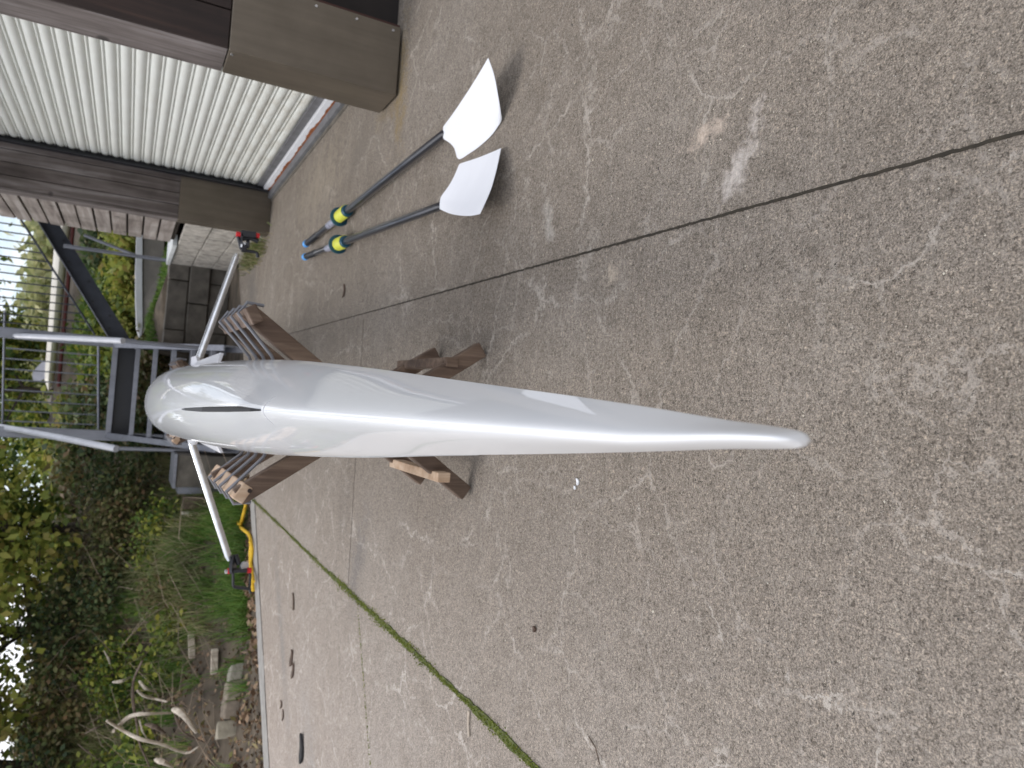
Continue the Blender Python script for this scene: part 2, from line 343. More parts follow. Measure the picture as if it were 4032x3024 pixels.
# ------------------------------------------------------------------ the setting: terrain and slab
def edge_y(x): return 7.35 + 0.92*x
def sm(a, b, x): return np.clip((x-a)/(b-a), 0, 1)**2*(3-2*np.clip((x-a)/(b-a), 0, 1))
def terrain(x, y):
    x = np.asarray(x, float); y = np.asarray(y, float)
    d = (y-edge_y(x))/1.36
    hl = 0.33*np.maximum(0, d-0.45); hl = np.where(hl > 1.35, 1.35+(hl-1.35)*0.05, hl)
    hr = np.where(y < 9.95, -0.06, 0.66+0.30*np.maximum(0, y-11.4)); hr = np.where(x < .35, np.minimum(hr, 0.1+.3*np.maximum(0, y-9.95)), hr); hr = np.where(hr > 2.3, 2.3+(hr-2.3)*0.3, hr)
    k = sm(-1.5, -0.95, x); h = hl*(1-k)+hr*k
    h = h + np.where(d > 0.3, 1, 0)*(0.06*np.sin(x*3.1+y*1.7)+0.05*np.sin(x*1.3-y*2.9)+0.03*np.sin(7*x+5*y))*np.clip(d, 0, 1)*np.where((x > -0.95) & (y < 9.95), 0.2, 1)
    h = np.minimum(h, 9.0)
    inside = d < 0.05
    h = np.where(inside, -0.14, np.maximum(h, -0.10))
    return h
def onbank(px, py, lift=0.0, near=0.0):
    """point of the bank seen at a photo pixel"""
    r = M @ _ray(3024-py, px); t = 2.0/r.y; stp = 0.03/r.y
    while t*r.y < 16:
        p = Vector((0, 0, H))+r*t
        if p.z < float(terrain(p.x, p.y))+lift and (p.y-edge_y(p.x)) > 0.05: break
        t += stp
    return Vector((0, 0, H))+r*(t*(1-near))
xs = np.unique(np.concatenate([np.linspace(-90, -8, 22), np.linspace(-8, 5, 132), np.linspace(5, 90, 22)]))
ys = np.unique(np.concatenate([np.linspace(-90, 1, 20), np.linspace(1, 19, 182), np.linspace(19, 110, 26)]))
GX, GY = np.meshgrid(xs, ys); GZ = terrain(GX, GY)
V = np.stack([GX.ravel(), GY.ravel(), GZ.ravel()], 1); nx = len(xs); ny = len(ys)
ii, jj = np.meshgrid(np.arange(nx-1), np.arange(ny-1)); a = (jj*nx+ii).ravel()
mk('ground', (V, np.stack([a, a+1, a+nx+1, a+nx], 1)), SOIL, smooth=True, sharp=180, kind='structure')

# slab: a polygon cut along the diagonal far edge, ragged
def slab():
    top = []
    x = -9.5
    pts = []
    while x < 1.9:
        pts.append((x, edge_y(x)+random.uniform(-0.012, 0.012))); x += 0.16
    pts.append((1.9, edge_y(1.9))); pts += [(6, edge_y(1.9)), (6, -12), (-9.5, -12)]
    n = len(pts); Vv = [(x, y, 0) for x, y in pts]+[(x, y, -0.13) for x, y in pts]
    Ff = [tuple(range(n-1, -1, -1)), tuple(range(n, 2*n))]+[(i, (i+1) % n, n+(i+1) % n, n+i) for i in range(n)]
    return Vv, Ff
mk('concrete_pavement', slab(), CONC, kind='structure')
# the paler trowelled strip along the slab's far edge, with the groove beside it
def strip(pts, wid, z0, z1, jag=0.0):
    L, Rr = [], []
    for i, p in enumerate(pts):
        p = Vector((p[0], p[1], 0)); a = pts[max(i-1, 0)]; b = pts[min(i+1, len(pts)-1)]
        d = Vector((b[0]-a[0], b[1]-a[1], 0)).normalized(); nrm = Vector((-d.y, d.x, 0))
        ww = wid[i] if isinstance(wid, list) else wid
        L.append(p+nrm*(ww/2+random.uniform(-jag, jag))); Rr.append(p-nrm*(ww/2+random.uniform(-jag, jag)))
    Vv = []
    for l, r in zip(L, Rr): Vv += [(l.x, l.y, z1), (r.x, r.y, z1), (l.x, l.y, z0), (r.x, r.y, z0)]
    Ff = []
    for i in range(len(pts)-1):
        a, b = 4*i, 4*(i+1); Ff += [(a, a+1, b+1, b), (a+2, b+2, b+3, a+3), (a, b, b+2, a+2), (a+1, a+3, b+3, b+1)]
    return Vv, Ff
kp = [(x, edge_y(x)-0.115) for x in np.arange(-9.4, -0.75, 0.15)]
mk('kerb_strip', strip(kp, 0.17, -0.05, 0.004, 0.012), KERB, kind='structure')
gp = [(x, edge_y(x)-0.235) for x in np.arange(-9.4, -0.75, 0.1)]
mk('edge_groove', strip(gp, 0.012, -0.01, 0.003, 0.003), JOINT, kind='structure')
jp = [(0.40+0.004*y+random.uniform(-.0006, .0006), y) for y in np.arange(-3, 7.6, 0.012)]
mk('slab_joint', strip(jp, [0.0050 if y < 2 else max(.0025, .0050-.0012*(y-2)) for _, y in jp], -0.01, 0.0022, 0.0009), JOINT, kind='structure')
mk('cross_joint', strip([(x, 3.49+0.06*(x-0.4)+random.uniform(-.002, .002)) for x in np.arange(-0.90, 0.40, 0.03)], 0.0025, -0.01, 0.0022, 0.001), simple('faint_joint', (0.15, 0.125, 0.10), 0.9), kind='structure')
mj = []; y = -2.0; off = 0
while y < 6.42:
    off = off*0.6+random.uniform(-.002, .002); mj.append((-0.918-0.003*math.sin(y*2)+off, y)); y += 0.03
mk('mossy_joint', strip(mj, [(0.018+0.006*math.sin(i*0.21)+random.uniform(-.004, .004))*(1 if mj[i][1] < 3 else max(.45, 1-.22*(mj[i][1]-3))) for i in range(len(mj))], -0.01, 0.004, 0.004), MOSSJ, kind='structure')
def blades(pts, hmin, hmax, wd, spread=0.5, nseg=1, lean=None):
    """single triangle-quad blades standing on pts (n,3)"""
    n = len(pts); ang = RNG.uniform(0, 2*np.pi, n); h = RNG.uniform(hmin, hmax, n)
    dx = np.cos(ang); dy = np.sin(ang); la = RNG.uniform(0, 2*np.pi, n); lm = RNG.uniform(0, spread, n)*h
    lx = np.cos(la)*lm; ly = np.sin(la)*lm
    w2 = (wd*RNG.uniform(0.6, 1.3, n))/2
    p = np.asarray(pts)
    a = p + np.stack([-dx*w2, -dy*w2, 0*h], 1); b = p + np.stack([dx*w2, dy*w2, 0*h], 1)
    m1 = p + np.stack([lx*0.35-dx*w2*0.8, ly*0.35-dy*w2*0.8, h*0.6], 1); m2 = p + np.stack([lx*0.35+dx*w2*0.8, ly*0.35+dy*w2*0.8, h*0.6], 1)
    tz = h*np.sqrt(np.maximum(0.15, 1-(lm/h)**2*0.8)); t1 = p + np.stack([lx-dx*w2*0.15, ly-dy*w2*0.15, tz], 1); t2 = p + np.stack([lx+dx*w2*0.15, ly+dy*w2*0.15, tz], 1)
    Vv = np.stack([a, b, m1, m2, t1, t2], 1).reshape(-1, 3); k = np.arange(n)*6
    Ff = np.concatenate([np.stack([k, k+1, k+3, k+2], 1), np.stack([k+2, k+3, k+5, k+4], 1)])
    return Vv, Ff
P = []
for (x, y) in mj:
    if y < 1.2: continue
    k = 42 if y < 3.6 else 20
    for _ in range(k): P.append((x+random.gauss(0, (0.0105+0.004*math.sin(y*2.3)+.003*math.sin(y*11))*(1 if y < 3 else .75)), y+random.uniform(-.015, .015), 0.003))
for x in np.arange(-1.55, -0.92, 0.01):
    for _ in range(3): P.append((x+random.uniform(-.01, .01), 3.22+0.6*(x+0.95)+random.gauss(0, 0.003), 0.003))
mk('moss', blades(np.array(P), 0.002, 0.0065, 0.0055, 1.0), MOSS, kind='stuff', label='green moss growing in the long slab joint left of the shell', cat='moss')

# ------------------------------------------------------------------ rowing shell, keel up
YS = [0.350, 0.354, 0.362, 0.38, 0.42, 0.5, 0.6, 0.8, 1.0, 1.25, 1.5, 1.8, 2.1, 2.5, 3.0, 3.5, 4.0, 4.5, 5.0, 5.6, 6.2, 6.8, 7.3, 7.7, 7.9]
HB = [0.001, 0.0045, 0.0066, 0.0082, 0.0108, 0.0182, 0.0268, 0.0425, 0.058, 0.078, 0.096, 0.116, 0.131, 0.146, 0.159, 0.172, 0.184, 0.190, 0.186, 0.168, 0.138, 0.098, 0.058, 0.024, 0.003]
ZG = [0.586, 0.580, 0.577, 0.576, 0.577, 0.580, 0.585, 0.592, 0.60, 0.612, 0.624, 0.637, 0.650, 0.664, 0.68, 0.69, 0.695, 0.697, 0.697, 0.69, 0.68, 0.667, 0.655, 0.648, 0.645]
ZK = [0.592, 0.600, 0.604, 0.608, 0.613, 0.624, 0.640, 0.671, 0.702, 0.736, 0.765, 0.797, 0.823, 0.850, 0.876, 0.893, 0.903, 0.905, 0.899, 0.880, 0.848, 0.80, 0.745, 0.69, 0.65]
EX = [2.0, 2.0, 2.0, 1.9, 1.75, 1.5, 1.42, 1.42, 1.46, 1.52, 1.6, 1.7, 1.8, 1.9, 2.0, 2.1, 2.2, 2.2, 2.2, 2.1, 2.0, 1.8, 1.6, 1.5, 1.5]
CX_T = ([.35, .4, .6, .8, 1.0, 1.25, 1.5, 2.1, 3.0, 4.0, 5.0, 8.0], [-.0083, -.009, -.0125, -.0165, -.020, -.025, -.030, -.0425, -.060, -.081, -.103, -.169])
def hermite(xq, xp, fp):
    xp = np.array(xp); fp = np.array(fp); m = np.gradient(fp, xp); i = np.clip(np.searchsorted(xp, xq)-1, 0, len(xp)-2)
    h = xp[i+1]-xp[i]; t = (xq-xp[i])/h
    return (2*t**3-3*t**2+1)*fp[i]+(t**3-2*t**2+t)*h*m[i]+(-2*t**3+3*t**2)*fp[i+1]+(t**3-t**2)*h*m[i+1]
def cxl(y): return float(hermite(np.clip(y, .35, 7.99), *CX_T)) if y > .35 else -.0083
def hs(y): return float(hermite(y, YS, HB)), float(hermite(y, YS, ZG)), float(hermite(y, YS, ZK)), float(hermite(y, YS, EX))
def roll(y): return 0.008*float(sm(.36, .52, y))
yst = sorted(set(list(YS)+list(np.round(np.arange(0.4, 7.9, 0.05), 3)))); ns = 48
Vv = []
for y in yst:
    hb, zg, zk, e = hs(y); hb = max(hb, 0.0008); c = cxl(y)
    for k in range(ns+1):
        t = math.pi*k/ns; cs, sn = math.cos(t), math.sin(t)
        xx = hb*math.copysign(abs(cs)**(2/e), cs) if abs(cs) > 1e-9 else 0
        hh = max(sn, 0)**(2/e)
        # towards the point: straight flanks meeting in a narrow rounded ridge
        wv = float(sm(0.8, 2.6, y)); ss = cs; er = 0.0070/max(hb, .006)
        h2 = 1-((math.sqrt(ss*ss+er*er)-er)/(math.sqrt(1+er*er)-er))**1.25
        xx = xx*wv+hb*ss*(1-wv); hh = hh*wv+h2*(1-wv)
        Vv.append((c+xx-roll(y)*hh, y, zg+(zk-zg)*hh))
    # tucked edge under the gunwale, then the deck (which faces the ground)
    Vv.append((c-hb*0.95, y, zg-0.006)); Vv.append((c, y, zg-0.010-0.10*hb)); Vv.append((c+hb*0.95, y, zg-0.006))
nn = ns+4; Ff = []
for i in range(len(yst)-1):
    for k in range(nn):
        a = i*nn+k; b = i*nn+(k+1) % nn; Ff.append((a, a+nn, b+nn, b))
Ff.append(tuple(range(nn))); Ff.append(tuple((len(yst)-1)*nn+k for k in range(nn-1, -1, -1)))
shell = thing('rowing_shell', (0, 3.6, 0.65), 'long white rowing shell lying keel up on the wooden trestles, pointed end towards the camera', 'rowing boat')
hull = mk('hull', (Vv, Ff), HULL, shell, smooth=True, sharp=60)
# a dirty rub strip along the gunwale edge
def gun(side):
    pts = []
    for y in np.arange(0.85, 1.75, 0.05):
        hb, zg, zk, e = hs(y); pts.append((cxl(y)+side*(hb*0.992+0.0005), y, zg-0.002))
    return tube(pts, [.0004+.0018*math.sin(math.pi*i/(len(pts)-1)) for i in range(len(pts))], 6)
mk('rub_strip', gun(-1), simple('gunwale_grey', (0.33, 0.33, 0.33), 0.5, var=0.3), hull, smooth=True)
def keel(y): return hs(y)[2]
# fin
fp = [(1.49, keel(1.49)-.004, .0012, 0), (1.505, keel(1.5)+.018, .0034, -.0015), (1.56, 0.818, .0050, -.005), (1.63, 0.860, .0052, -.0095), (1.70, 0.888, .0032, -.013), (1.725, 0.893, .0012, -.0138), (1.725, 0.880, .0014, -.013), (1.70, 0.84, .0035, -.008), (1.67, keel(1.67)-.004, .0035, -.002)]
cf = cxl(1.5)-0.008
fv = []; m = len(fp)
for s in (-1, 1):
    for y, z, th, ln in fp: fv.append((cf+s*th*1.0+ln, y, z))
ff = [tuple(range(m-1, -1, -1)), tuple(range(m, 2*m))]+[(i, (i+1) % m, m+(i+1) % m, m+i) for i in range(m)]
fin = mk('fin', (fv, ff), CARB, shell, bevel=0.001)
# pale tape line across the keel in front of the fin
tp = []
for k in range(14, 35):
    t = math.pi*k/ns; y = 1.478; hb, zg, zk, e = hs(y)
    wv = float(sm(0.8, 2.6, y)); ss = math.cos(t); er = 0.0070/hb; h2 = 1-((math.sqrt(ss*ss+er*er)-er)/(math.sqrt(1+er*er)-er))**1.25
    xx = hb*math.copysign(abs(ss)**(2/e), ss)*wv+hb*ss*(1-wv); hh = math.sin(t)**(2/e)*wv+h2*(1-wv)
    tp.append((cxl(y)+xx-roll(y)*hh, y, zg+(zk-zg)*hh+.0004))
mk('tape_seam', tube(tp[5:-5], 0.0007, 5), simple('seam_grey', (0.5, 0.5, 0.52), 0.5), hull)
mk('seam_line', tube([(cxl(y)-roll(y)-0.001, y, keel(y)+0.0002) for y in np.arange(0.75, 1.47, 0.05)], 0.0005, 5), simple('seam_white', (0.78, 0.78, 0.8), 0.3), hull)
# riggers
def rigger(side):
    YR = 3.72
    if side > 0:
        a = at(775, 1437, y=YR-0.1); b = at(934, 1000, y=YR)
    else:
        a = at(757, 1750, y=YR-0.1); b = at(903, 2205, y=YR)
    a2 = a+(a-b).normalized()*0.02
    rg = mk('rigger', tube([a2, a+(b-a)*0.03, a+(b-a)*0.5, b-(b-a)*0.04, b], [.014, .0165, .0165, .016, .011], 16), ALU, shell, smooth=True)
    # wing bracket against the hull
    if side > 0:
        q = [at(750, 1452, y=3.60), at(752, 1405, y=3.60), at(772, 1400, y=3.58), at(776, 1422, y=3.56), at(869, 1387, y=3.30), at(856, 1425, y=3.28), at(790, 1446, y=3.4)]
    else:
        q = [at(735, 1722, y=3.60), at(742, 1750, y=3.6), at(764, 1752, y=3.58), at(770, 1735, y=3.52), at(868, 1785, y=3.30), at(852, 1755, y=3.3), at(780, 1728, y=3.4)]
    nrm = Vector((0.25*side, 0.1, 1)).normalized()*0.007
    vv = [p for p in q]+[p-nrm*2 for p in q]; m = len(q)
    mk('bracket', (vv, [tuple(range(m)), tuple(range(2*m-1, m-1, -1))]+[(i, m+i, m+(i+1) % m, (i+1) % m) for i in range(m)]), ALUP, rg, bevel=0.002)
    sc = 0.0013  # metres per photo pixel at this depth
    def g(px, py, dy=0): return at(px, py, y=YR+dy)
    if side > 0:
        mk('rigger_top', join(disc(g(960, 976), (0, 0, 1), .022, .020), disc(g(976, 962), (0, .3, 1), .020, .012)), BLK, rg, smooth=True)
        mk('pin', tube([g(935, 924), g(1018, 928)], .0062, 10), ALU, rg, smooth=True)
        o1 = mk('oarlock', join(plank(g(947, 921), g(1006, 928), (0, 1, 0), .05, .030), plank(g(952, 921), g(950, 955), (0, 1, 0), .05, .010), tube([g(936, 930), g(943, 952), g(949, 978), g(962, 986), g(1000, 992), g(1012, 996), g(1016, 1014)], .0085, 8),
             tube(spline([g(952, 940), g(985, 938), g(1003, 944), g(1017, 952)], 4), .012, 8)), BLK, rg, bevel=.002)
        mk('bushing', disc(g(938, 923), (0, 0, 1), .013, .019), RED, rg, smooth=True)
        mk('bushing', disc(g(1013, 928), (0, 0, 1), .013, .019), RED, rg, smooth=True)
        mk('pin_nut', disc(g(958, 966), (0, .2, 1), .017, .022, 8), ALU, rg)
    else:
        mk('rigger_top', join(disc(g(918, 2222), (0, .4, 1), .046, .014), tube([g(928, 2185), g(940, 2222)], .012, 10)), BLK, rg, smooth=True)
        mk('backing_disc', disc(g(962, 2228), (0, .9, .5), .021, .012), ALUP, rg, smooth=True)
        mk('pin', tube([g(884, 2249), g(985, 2247)], .0062, 10), ALU, rg, smooth=True)
        fr = [g(917, 2246), g(972, 2244), g(985, 2264), g(980, 2312), g(918, 2310)]
        mk('oarlock', join(plank(fr[0], fr[1], (0, 1, 0), .045, .016), plank(fr[0]+Vector((0, 0, .0)), fr[4], (0, 1, 0), .045, .009), plank(fr[4], g(980, 2318), (0, 1, 0), .03, .011),
             tube([fr[1], g(986, 2262), g(984, 2300), g(982, 2318), g(987, 2336)], .0062, 8)), BLK, rg, bevel=.002)
        mk('bushing', disc(g(905, 2248), (0, 0, 1), .014, .020), RED, rg, smooth=True)
        mk('bushing', disc(g(981, 2246), (0, 0, 1), .013, .020), RED, rg, smooth=True)
        mk('pin_nut', disc(g(890, 2251), (0, 0, 1), .011, .012, 6), ALU, rg)
rigger(1); rigger(-1)

# ------------------------------------------------------------------ trestles
def trestle(label, yn, yf, feet, tops, loc, cords=True):
    t = thing('trestle', loc, label, 'trestle', 'wooden trestles under the shell')
    (fR, fL), (tR, tL) = feet, tops
    for yy, m, dz in ((yn, TW, 0), (yf, TW, 0.02)):
        for a, b, o in ((fR, tL, 0.0), (fL, tR, 0.045)):
            p0 = Vector((a, yy+o, 0.0)); p1 = Vector((b[0], yy+o, b[1]+dz))
            d = (p1-p0).normalized()
            v, f = plank(p0+d*0.02, p1, (1, 0, 0), .050, .036)
            v = [Vector(q) for q in v]
            for q in v[:4]: q.z = max(0.0, min(q.z, 0.03)) if q.z < 0.04 else q.z
            mn = min(q.z for q in v[:4])
            leg = mk('leg', (v, f), m, t, bevel=.004)
            if yy == yn:
                pb = p0+(p1-p0)*0.96
                mk('bolt', disc(pb-Vector((0, .021, 0)), (0, 1, 0), .006, .004, 12), DARKW, leg, smooth=True)
    # rails: along the top of the arms and low between the feet
    for s, (x, z), fx in ((1, tR, fR), (-1, tL, fL)):
        mk('top_rail', plank((x-s*.012, yn-.02, z-.012), (x-s*.012, yf+.10, z+.006), (1, 0, .6*s), .05, .032), TWL if s < 0 else TW, t, bevel=.004)
        k = 0.17; lx = fx+( (tL[0] if s > 0 else tR[0])-fx)*k; lz = tL[1]*k
        mk('foot_rail', plank((lx+s*.02, yn-.0245, lz), (lx+s*.02, yf+.064, lz), (0, 0, 1), .042, .03), TWL if s < 0 else TW, t, bevel=.003)
    if cords:
        for i in range(4):
            yy = yn+.03+i*(yf-yn+.03)/3.4
            yy += random.uniform(-.012, .012); zR = tR[1]+.012+i*.004; zL = tL[1]+.012+i*.004
            xm = cxl(yy); hb, zg, zk, e = hs(yy)
            pts = [(tR[0]+.020, yy, zR-.055), (tR[0]+.024, yy, zR-.01), (tR[0]-.008, yy, zR+.012), (xm+hb+.012, yy, zg-.002), (xm+hb*.86, yy, zg-.016), (xm, yy, zg-.03),
                   (xm-hb*.86, yy, zg-.016), (xm-hb-.012, yy, zg-.002), (tL[0]+.008, yy, zL+.012), (tL[0]-.024, yy, zL-.01), (tL[0]-.02, yy, zL-.055)]
            mk('sling_cord', tube(pts, .0048, 8), RUBG, t, smooth=True)
    return t
trestle('wooden trestle with grey sling cords under the pointed end of the white shell', 2.085, 2.46, (0.19, -0.295), ((0.218, 0.722), (-0.292, 0.715)), (-0.04, 2.25, 0))
trestle('far wooden trestle, only its arm tops showing behind the middle of the shell', 4.72, 5.05, (0.12, -0.34), ((0.135, 0.742), (-0.335, 0.728)), (-0.1, 4.9, 0), cords=True)

# ------------------------------------------------------------------ oars
def blade_mesh(sides, sag, th=0.005):
    """spoon blade spanned between four edge polylines: root, upper edge, tip, lower edge (root->tip for the long edges)"""
    NU, NV = 22, 12
    def ev(pl, t):
        pl = spline(pl, 4); k = t*(len(pl)-1); i = min(int(k), len(pl)-2); return Vector(pl[i]).lerp(Vector(pl[i+1]), k-i)
    root, up, tip, low = sides
    Gd = []
    for i in range(NU+1):
        u = i/NU; a, b = ev(up, u), ev(low, u); row = []
        for j in range(NV+1):
            v = j/NV; c0, c1 = ev(root, v), ev(tip, v)
            p = a*(1-v)+b*v + c0*(1-u)+c1*u - (Vector(up[0])*(1-u)*(1-v)+Vector(up[-1])*u*(1-v)+Vector(low[0])*(1-u)*v+Vector(low[-1])*u*v)
            row.append(p)
        Gd.append(row)
    nrm = (Gd[-1][NV//2]-Gd[0][NV//2]).cross(Gd[NU//2][-1]-Gd[NU//2][0]).normalized()
    if nrm.z < 0: nrm = -nrm
    Vv = []
    for sd in (1, -1):
        for i in range(NU+1):
            for j in range(NV+1):
                u, v = i/NU, j/NV; e = min(1, 8*min(u, 1-u, v, 1-v)+.25)
                Vv.append(Gd[i][j]+nrm*(sd*th/2*e - sag*16*u*(1-u)*v*(1-v)))
    W = NV+1; per = (NU+1)*W; Ff = []
    for i in range(NU):
        for j in range(NV):
            q = (i*W+j, i*W+j+1, (i+1)*W+j+1, (i+1)*W+j); Ff.append(q); Ff.append(tuple(per+k for k in q[::-1]))
    loop = [j for j in range(W)]+[i*W+NV for i in range(1, NU+1)]+[NU*W+j for j in range(NV-1, -1, -1)]+[i*W for i in range(NU-1, 0, -1)]
    for k in range(len(loop)):
        a, b = loop[k], loop[(k+1) % len(loop)]; Ff.append((a, per+a, per+b, b))
    return Vv, Ff
def dens(pts, n=5):
    o = []
    for i in range(len(pts)):
        a = Vector(pts[i]); b = Vector(pts[(i+1) % len(pts)])
        for k in range(n): o.append(a.lerp(b, k/n))
    return o
def bp(x, y, z): return at(1500+x/2.212, 150+y/2.212, z=z)
def oar(label, handle_px, mid_px, root, outl, sag):
    t = thing('oar', root, label, 'oar', 'pair of white-bladed sculling oars')
    hd = at(*handle_px, z=.038); mid = at(*mid_px, z=.046); d = (hd-root).normalized()
    k = (mid-root).length; mid = root+d*k; L = (hd-root).length
    mk('shaft', tube([root-d*.03-Vector((0,0,.016)), root+d*.005-Vector((0,0,.004)), root+d*(k*.5), root+d*k, root+d*(L-.16)], [.009, .0155, .0185, .019, .0165], 20), SHAFT, t, smooth=True)
    gr = mk('grip', tube([root+d*(L-.34), root+d*(L-.335), root+d*(L-.05)], [.0165, .0195, .0195], 18), BLK, t, smooth=True)
    mk('grip_end', tube([root+d*(L-.05), root+d*(L-.046), root+d*(L-.006), root+d*L], [.0195, .0225, .0225, .016], 20), BLUE, gr, smooth=True)
    mk('label_band', tube([root+d*(k+.09), root+d*(k+.30)], .0195, 18), simple('silver_band', (0.30, 0.31, 0.38), 0.35, var=.5, scale=40), t, smooth=True)
    co = mk('collar', tube([root+d*(k-.125), root+d*(k-.118), root+d*(k+.036), root+d*(k+.037), root+d*(k+.05), root+d*(k+.052)], [.027, .031, .031, .052, .052, .042], 28), TEAL, t, smooth=True)
    # yellow sleeve wraps the upper side of the collar
    a = d.orthogonal().normalized(); a = Vector((0, 0, 1))-d*d.z; a.normalize(); b = d.cross(a)
    Vv, Ff = [], []; n = 14
    for j, (s, r) in enumerate(((-.108, .033), (-.104, .0355), (.034, .0355), (.0345, .033))):
        for i in range(n+1):
            th = R(-100)+R(200)*i/n; Vv.append(root+d*(k+s)+a*(r*math.cos(th))+b*(r*math.sin(th)))
    for j in range(3):
        for i in range(n): Ff.append((j*(n+1)+i, j*(n+1)+i+1, (j+1)*(n+1)+i+1, (j+1)*(n+1)+i))
    mk('button', (Vv, Ff), YEL, co, smooth=True)
    mk('blade', blade_mesh(outl, sag), BLADE, t, smooth=True, sharp=50)
    return t
r1 = at(1500+545/2.212, 150+828/2.212, z=.045)
o1 = ([bp(545, 768, .050), bp(540, 810, .048), bp(540, 850, .046), bp(550, 880, .042), bp(600, 912, .032), bp(640, 960, .020), bp(662, 1040, .006)],
      [bp(545, 768, .050), bp(640, 640, .062), bp(780, 430, .082), bp(860, 300, .092), bp(934, 172, .100)],
      [bp(934, 172, .100), bp(985, 320, .085), bp(1022, 510, .055), bp(1052, 705, .008)],
      [bp(662, 1040, .006), bp(692, 1055, .004), bp(770, 1005, .003), bp(850, 950, .003), bp(960, 850, .004), bp(1035, 745, .006), bp(1052, 705, .008)])
oar('sculling oar lying nearest the roller door, its blade closer to the steel-clad corner post', (1203, 962), (1341, 857), r1, o1, .012)
r2 = at(1500+510/2.212, 150+1462/2.212, z=.045)
o2 = ([bp(512, 1490, .050), bp(514, 1430, .047), bp(520, 1392, .044), bp(540, 1358, .042), bp(590, 1290, .033), bp(640, 1200, .022), bp(680, 1104, .014)],
      [bp(512, 1490, .050), bp(600, 1528, .06), bp(690, 1545, .072), bp(780, 1548, .084), bp(862, 1532, .092)],
      [bp(862, 1532, .092), bp(905, 1440, .085), bp(960, 1310, .068), bp(1010, 1130, .045), bp(1045, 960, .020)],
      [bp(680, 1104, .014), bp(700, 1090, .012), bp(830, 1048, .010), bp(940, 1005, .012), bp(1045, 960, .020)])
oar('sculling oar lying nearer the shell, its blade closer to the long dark slab joint', (1200, 1012), (1335, 965), r2, o2, .012)

# ------------------------------------------------------------------ boathouse
bh = thing('boathouse', (1.6, 5.0, 0), 'timber boathouse with steel-clad posts and a cream roller door', 'building')
XD = 1.80
# corner post: front and side boards, steel plates below
mk('corner_post', box(1.415, 1.70, 3.215, 3.43, 0.735, 3.0), DARKW, bh, bevel=.004)
mk('side_board', box(1.400, 1.4135, 3.205, 3.445, 0.74, 3.0), POSTW, bh, bevel=.002)
mk('front_board', box(1.402, 1.56, 3.196, 3.2135, 0.74, 3.0), DARKW, bh, bevel=.003)
mk('front_board', box(1.566, 1.705, 3.197, 3.2135, 0.74, 3.0), DARKW, bh, bevel=.003)
pl = mk('steel_plate', box(1.396, 1.715, 3.196, 3.445, 0.012, 0.736), PLATE, bh, bevel=.004)
for z in (0.05, 0.22, 0.40, 0.58): mk('screw', disc((1.69, 3.195, z), (0, 1, 0), .006, .006, 10), ALU, pl, smooth=True)
mk('screw', disc((1.395, 3.23, .72), (1, 0, 0), .006, .006, 10), ALU, pl, smooth=True)
# recessed front wall, right of the post; deep shade painted as near-black boards
fwv = [box(1.762+i*.16, 1.918+i*.16, 3.30, 3.34, 0.0, 3.0) for i in range(24)]
mk('front_wall', join(*fwv), simple('deep_shade_board', (0.010, 0.007, 0.006), 0.9, var=.4), bh)
mk('trim_board', box(1.718, 1.758, 3.262, 3.428, 0.0, 3.0), simple('red_brown_trim', (0.045, 0.014, 0.009), 0.7, var=.3), bh)
# roller door: lath profile swept along y
def roller():
    pitch = .0757; prof = []
    z = .135
    while z < 2.62:
        for k in range(9):
            u = k/8; prof.append((z+u*pitch*.70, -.012*math.sin(math.pi*u)**0.75))
        prof.append((z+pitch*.715, .007)); prof.append((z+pitch*.745, .007))
        for k in range(5):
            u = k/4; prof.append((z+pitch*(.76+.20*u), -.007*math.sin(math.pi*u)**.8+.001))
        prof.append((z+pitch*.97, .008)); prof.append((z+pitch*.99, .008))
        z += pitch
    Vv = []; n = 2
    for y in (3.36, 6.64):
        for z, o in prof: Vv.append((XD+o, y, z))
    m = len(prof); return Vv, [(i, i+1, m+i+1, m+i) for i in range(m-1)]
rd = mk('roller_door', roller(), SHEET, bh, smooth=True, sharp=55)
mk('bottom_rail', box(XD-.020, XD+.01, 3.36, 6.64, .085, .135), ANG, rd, bevel=.004)
mk('door_strip', box(XD-.045, XD-.0, 3.36, 6.63, .040, .083), WHP, rd, bevel=.002)
rv = []
for i in range(140):
    y = 3.9+i*.0195; h = .008+.009*(math.sin(i*.21)*math.sin(i*.077+1)+.5*math.sin(i*.9)*random.random()); h = max(.003, h); rv.append(box(XD-.0462-.0004*(i % 2), XD-.040, y, y+.0192, .034, .040+h))
mk('rust_edge', join(*rv), RUST, rd)
mk('sill', box(XD-.105, XD+.02, 3.45, 6.66, -.005, .034), ANG, bh, bevel=.004)
mk('sill_edge', box(XD-.128, XD-.106, 3.45, 6.66, -.006, .010), BLOCKC, bh)  # low dark strip along the outer edge of the sill
mk('door_track', join(box(XD-.055, XD+.02, 6.645, 6.66, .034, 3.0), box(XD-.055, XD-.040, 6.60, 6.645, .034, 3.0)), BLK, bh)
mk('lintel', box(1.42, 1.86, 3.2, 8.0, 2.62, 3.0), DARKW, bh)
mk('inner_wall', box(1.87, 1.90, 3.47, 8.0, 0, 3.0), DARKS, bh)
# far door post, facing the camera
for (x0, x1) in ((1.405, 1.50), (1.504, 1.60), (1.604, 1.70), (1.704, 1.80)):
    mk('post_board', box(x0, x1, 6.665+.003*random.random(), 6.72, .735, 3.0), POSTW, bh, bevel=.004)
mk('post_side', box(1.385, 1.403, 6.66, 6.80, .735, 3.0), POSTW, bh, bevel=.003)
mk('steel_plate', box(1.383, 1.79, 6.655, 6.80, .0, .737), PLATE, bh, bevel=.004)
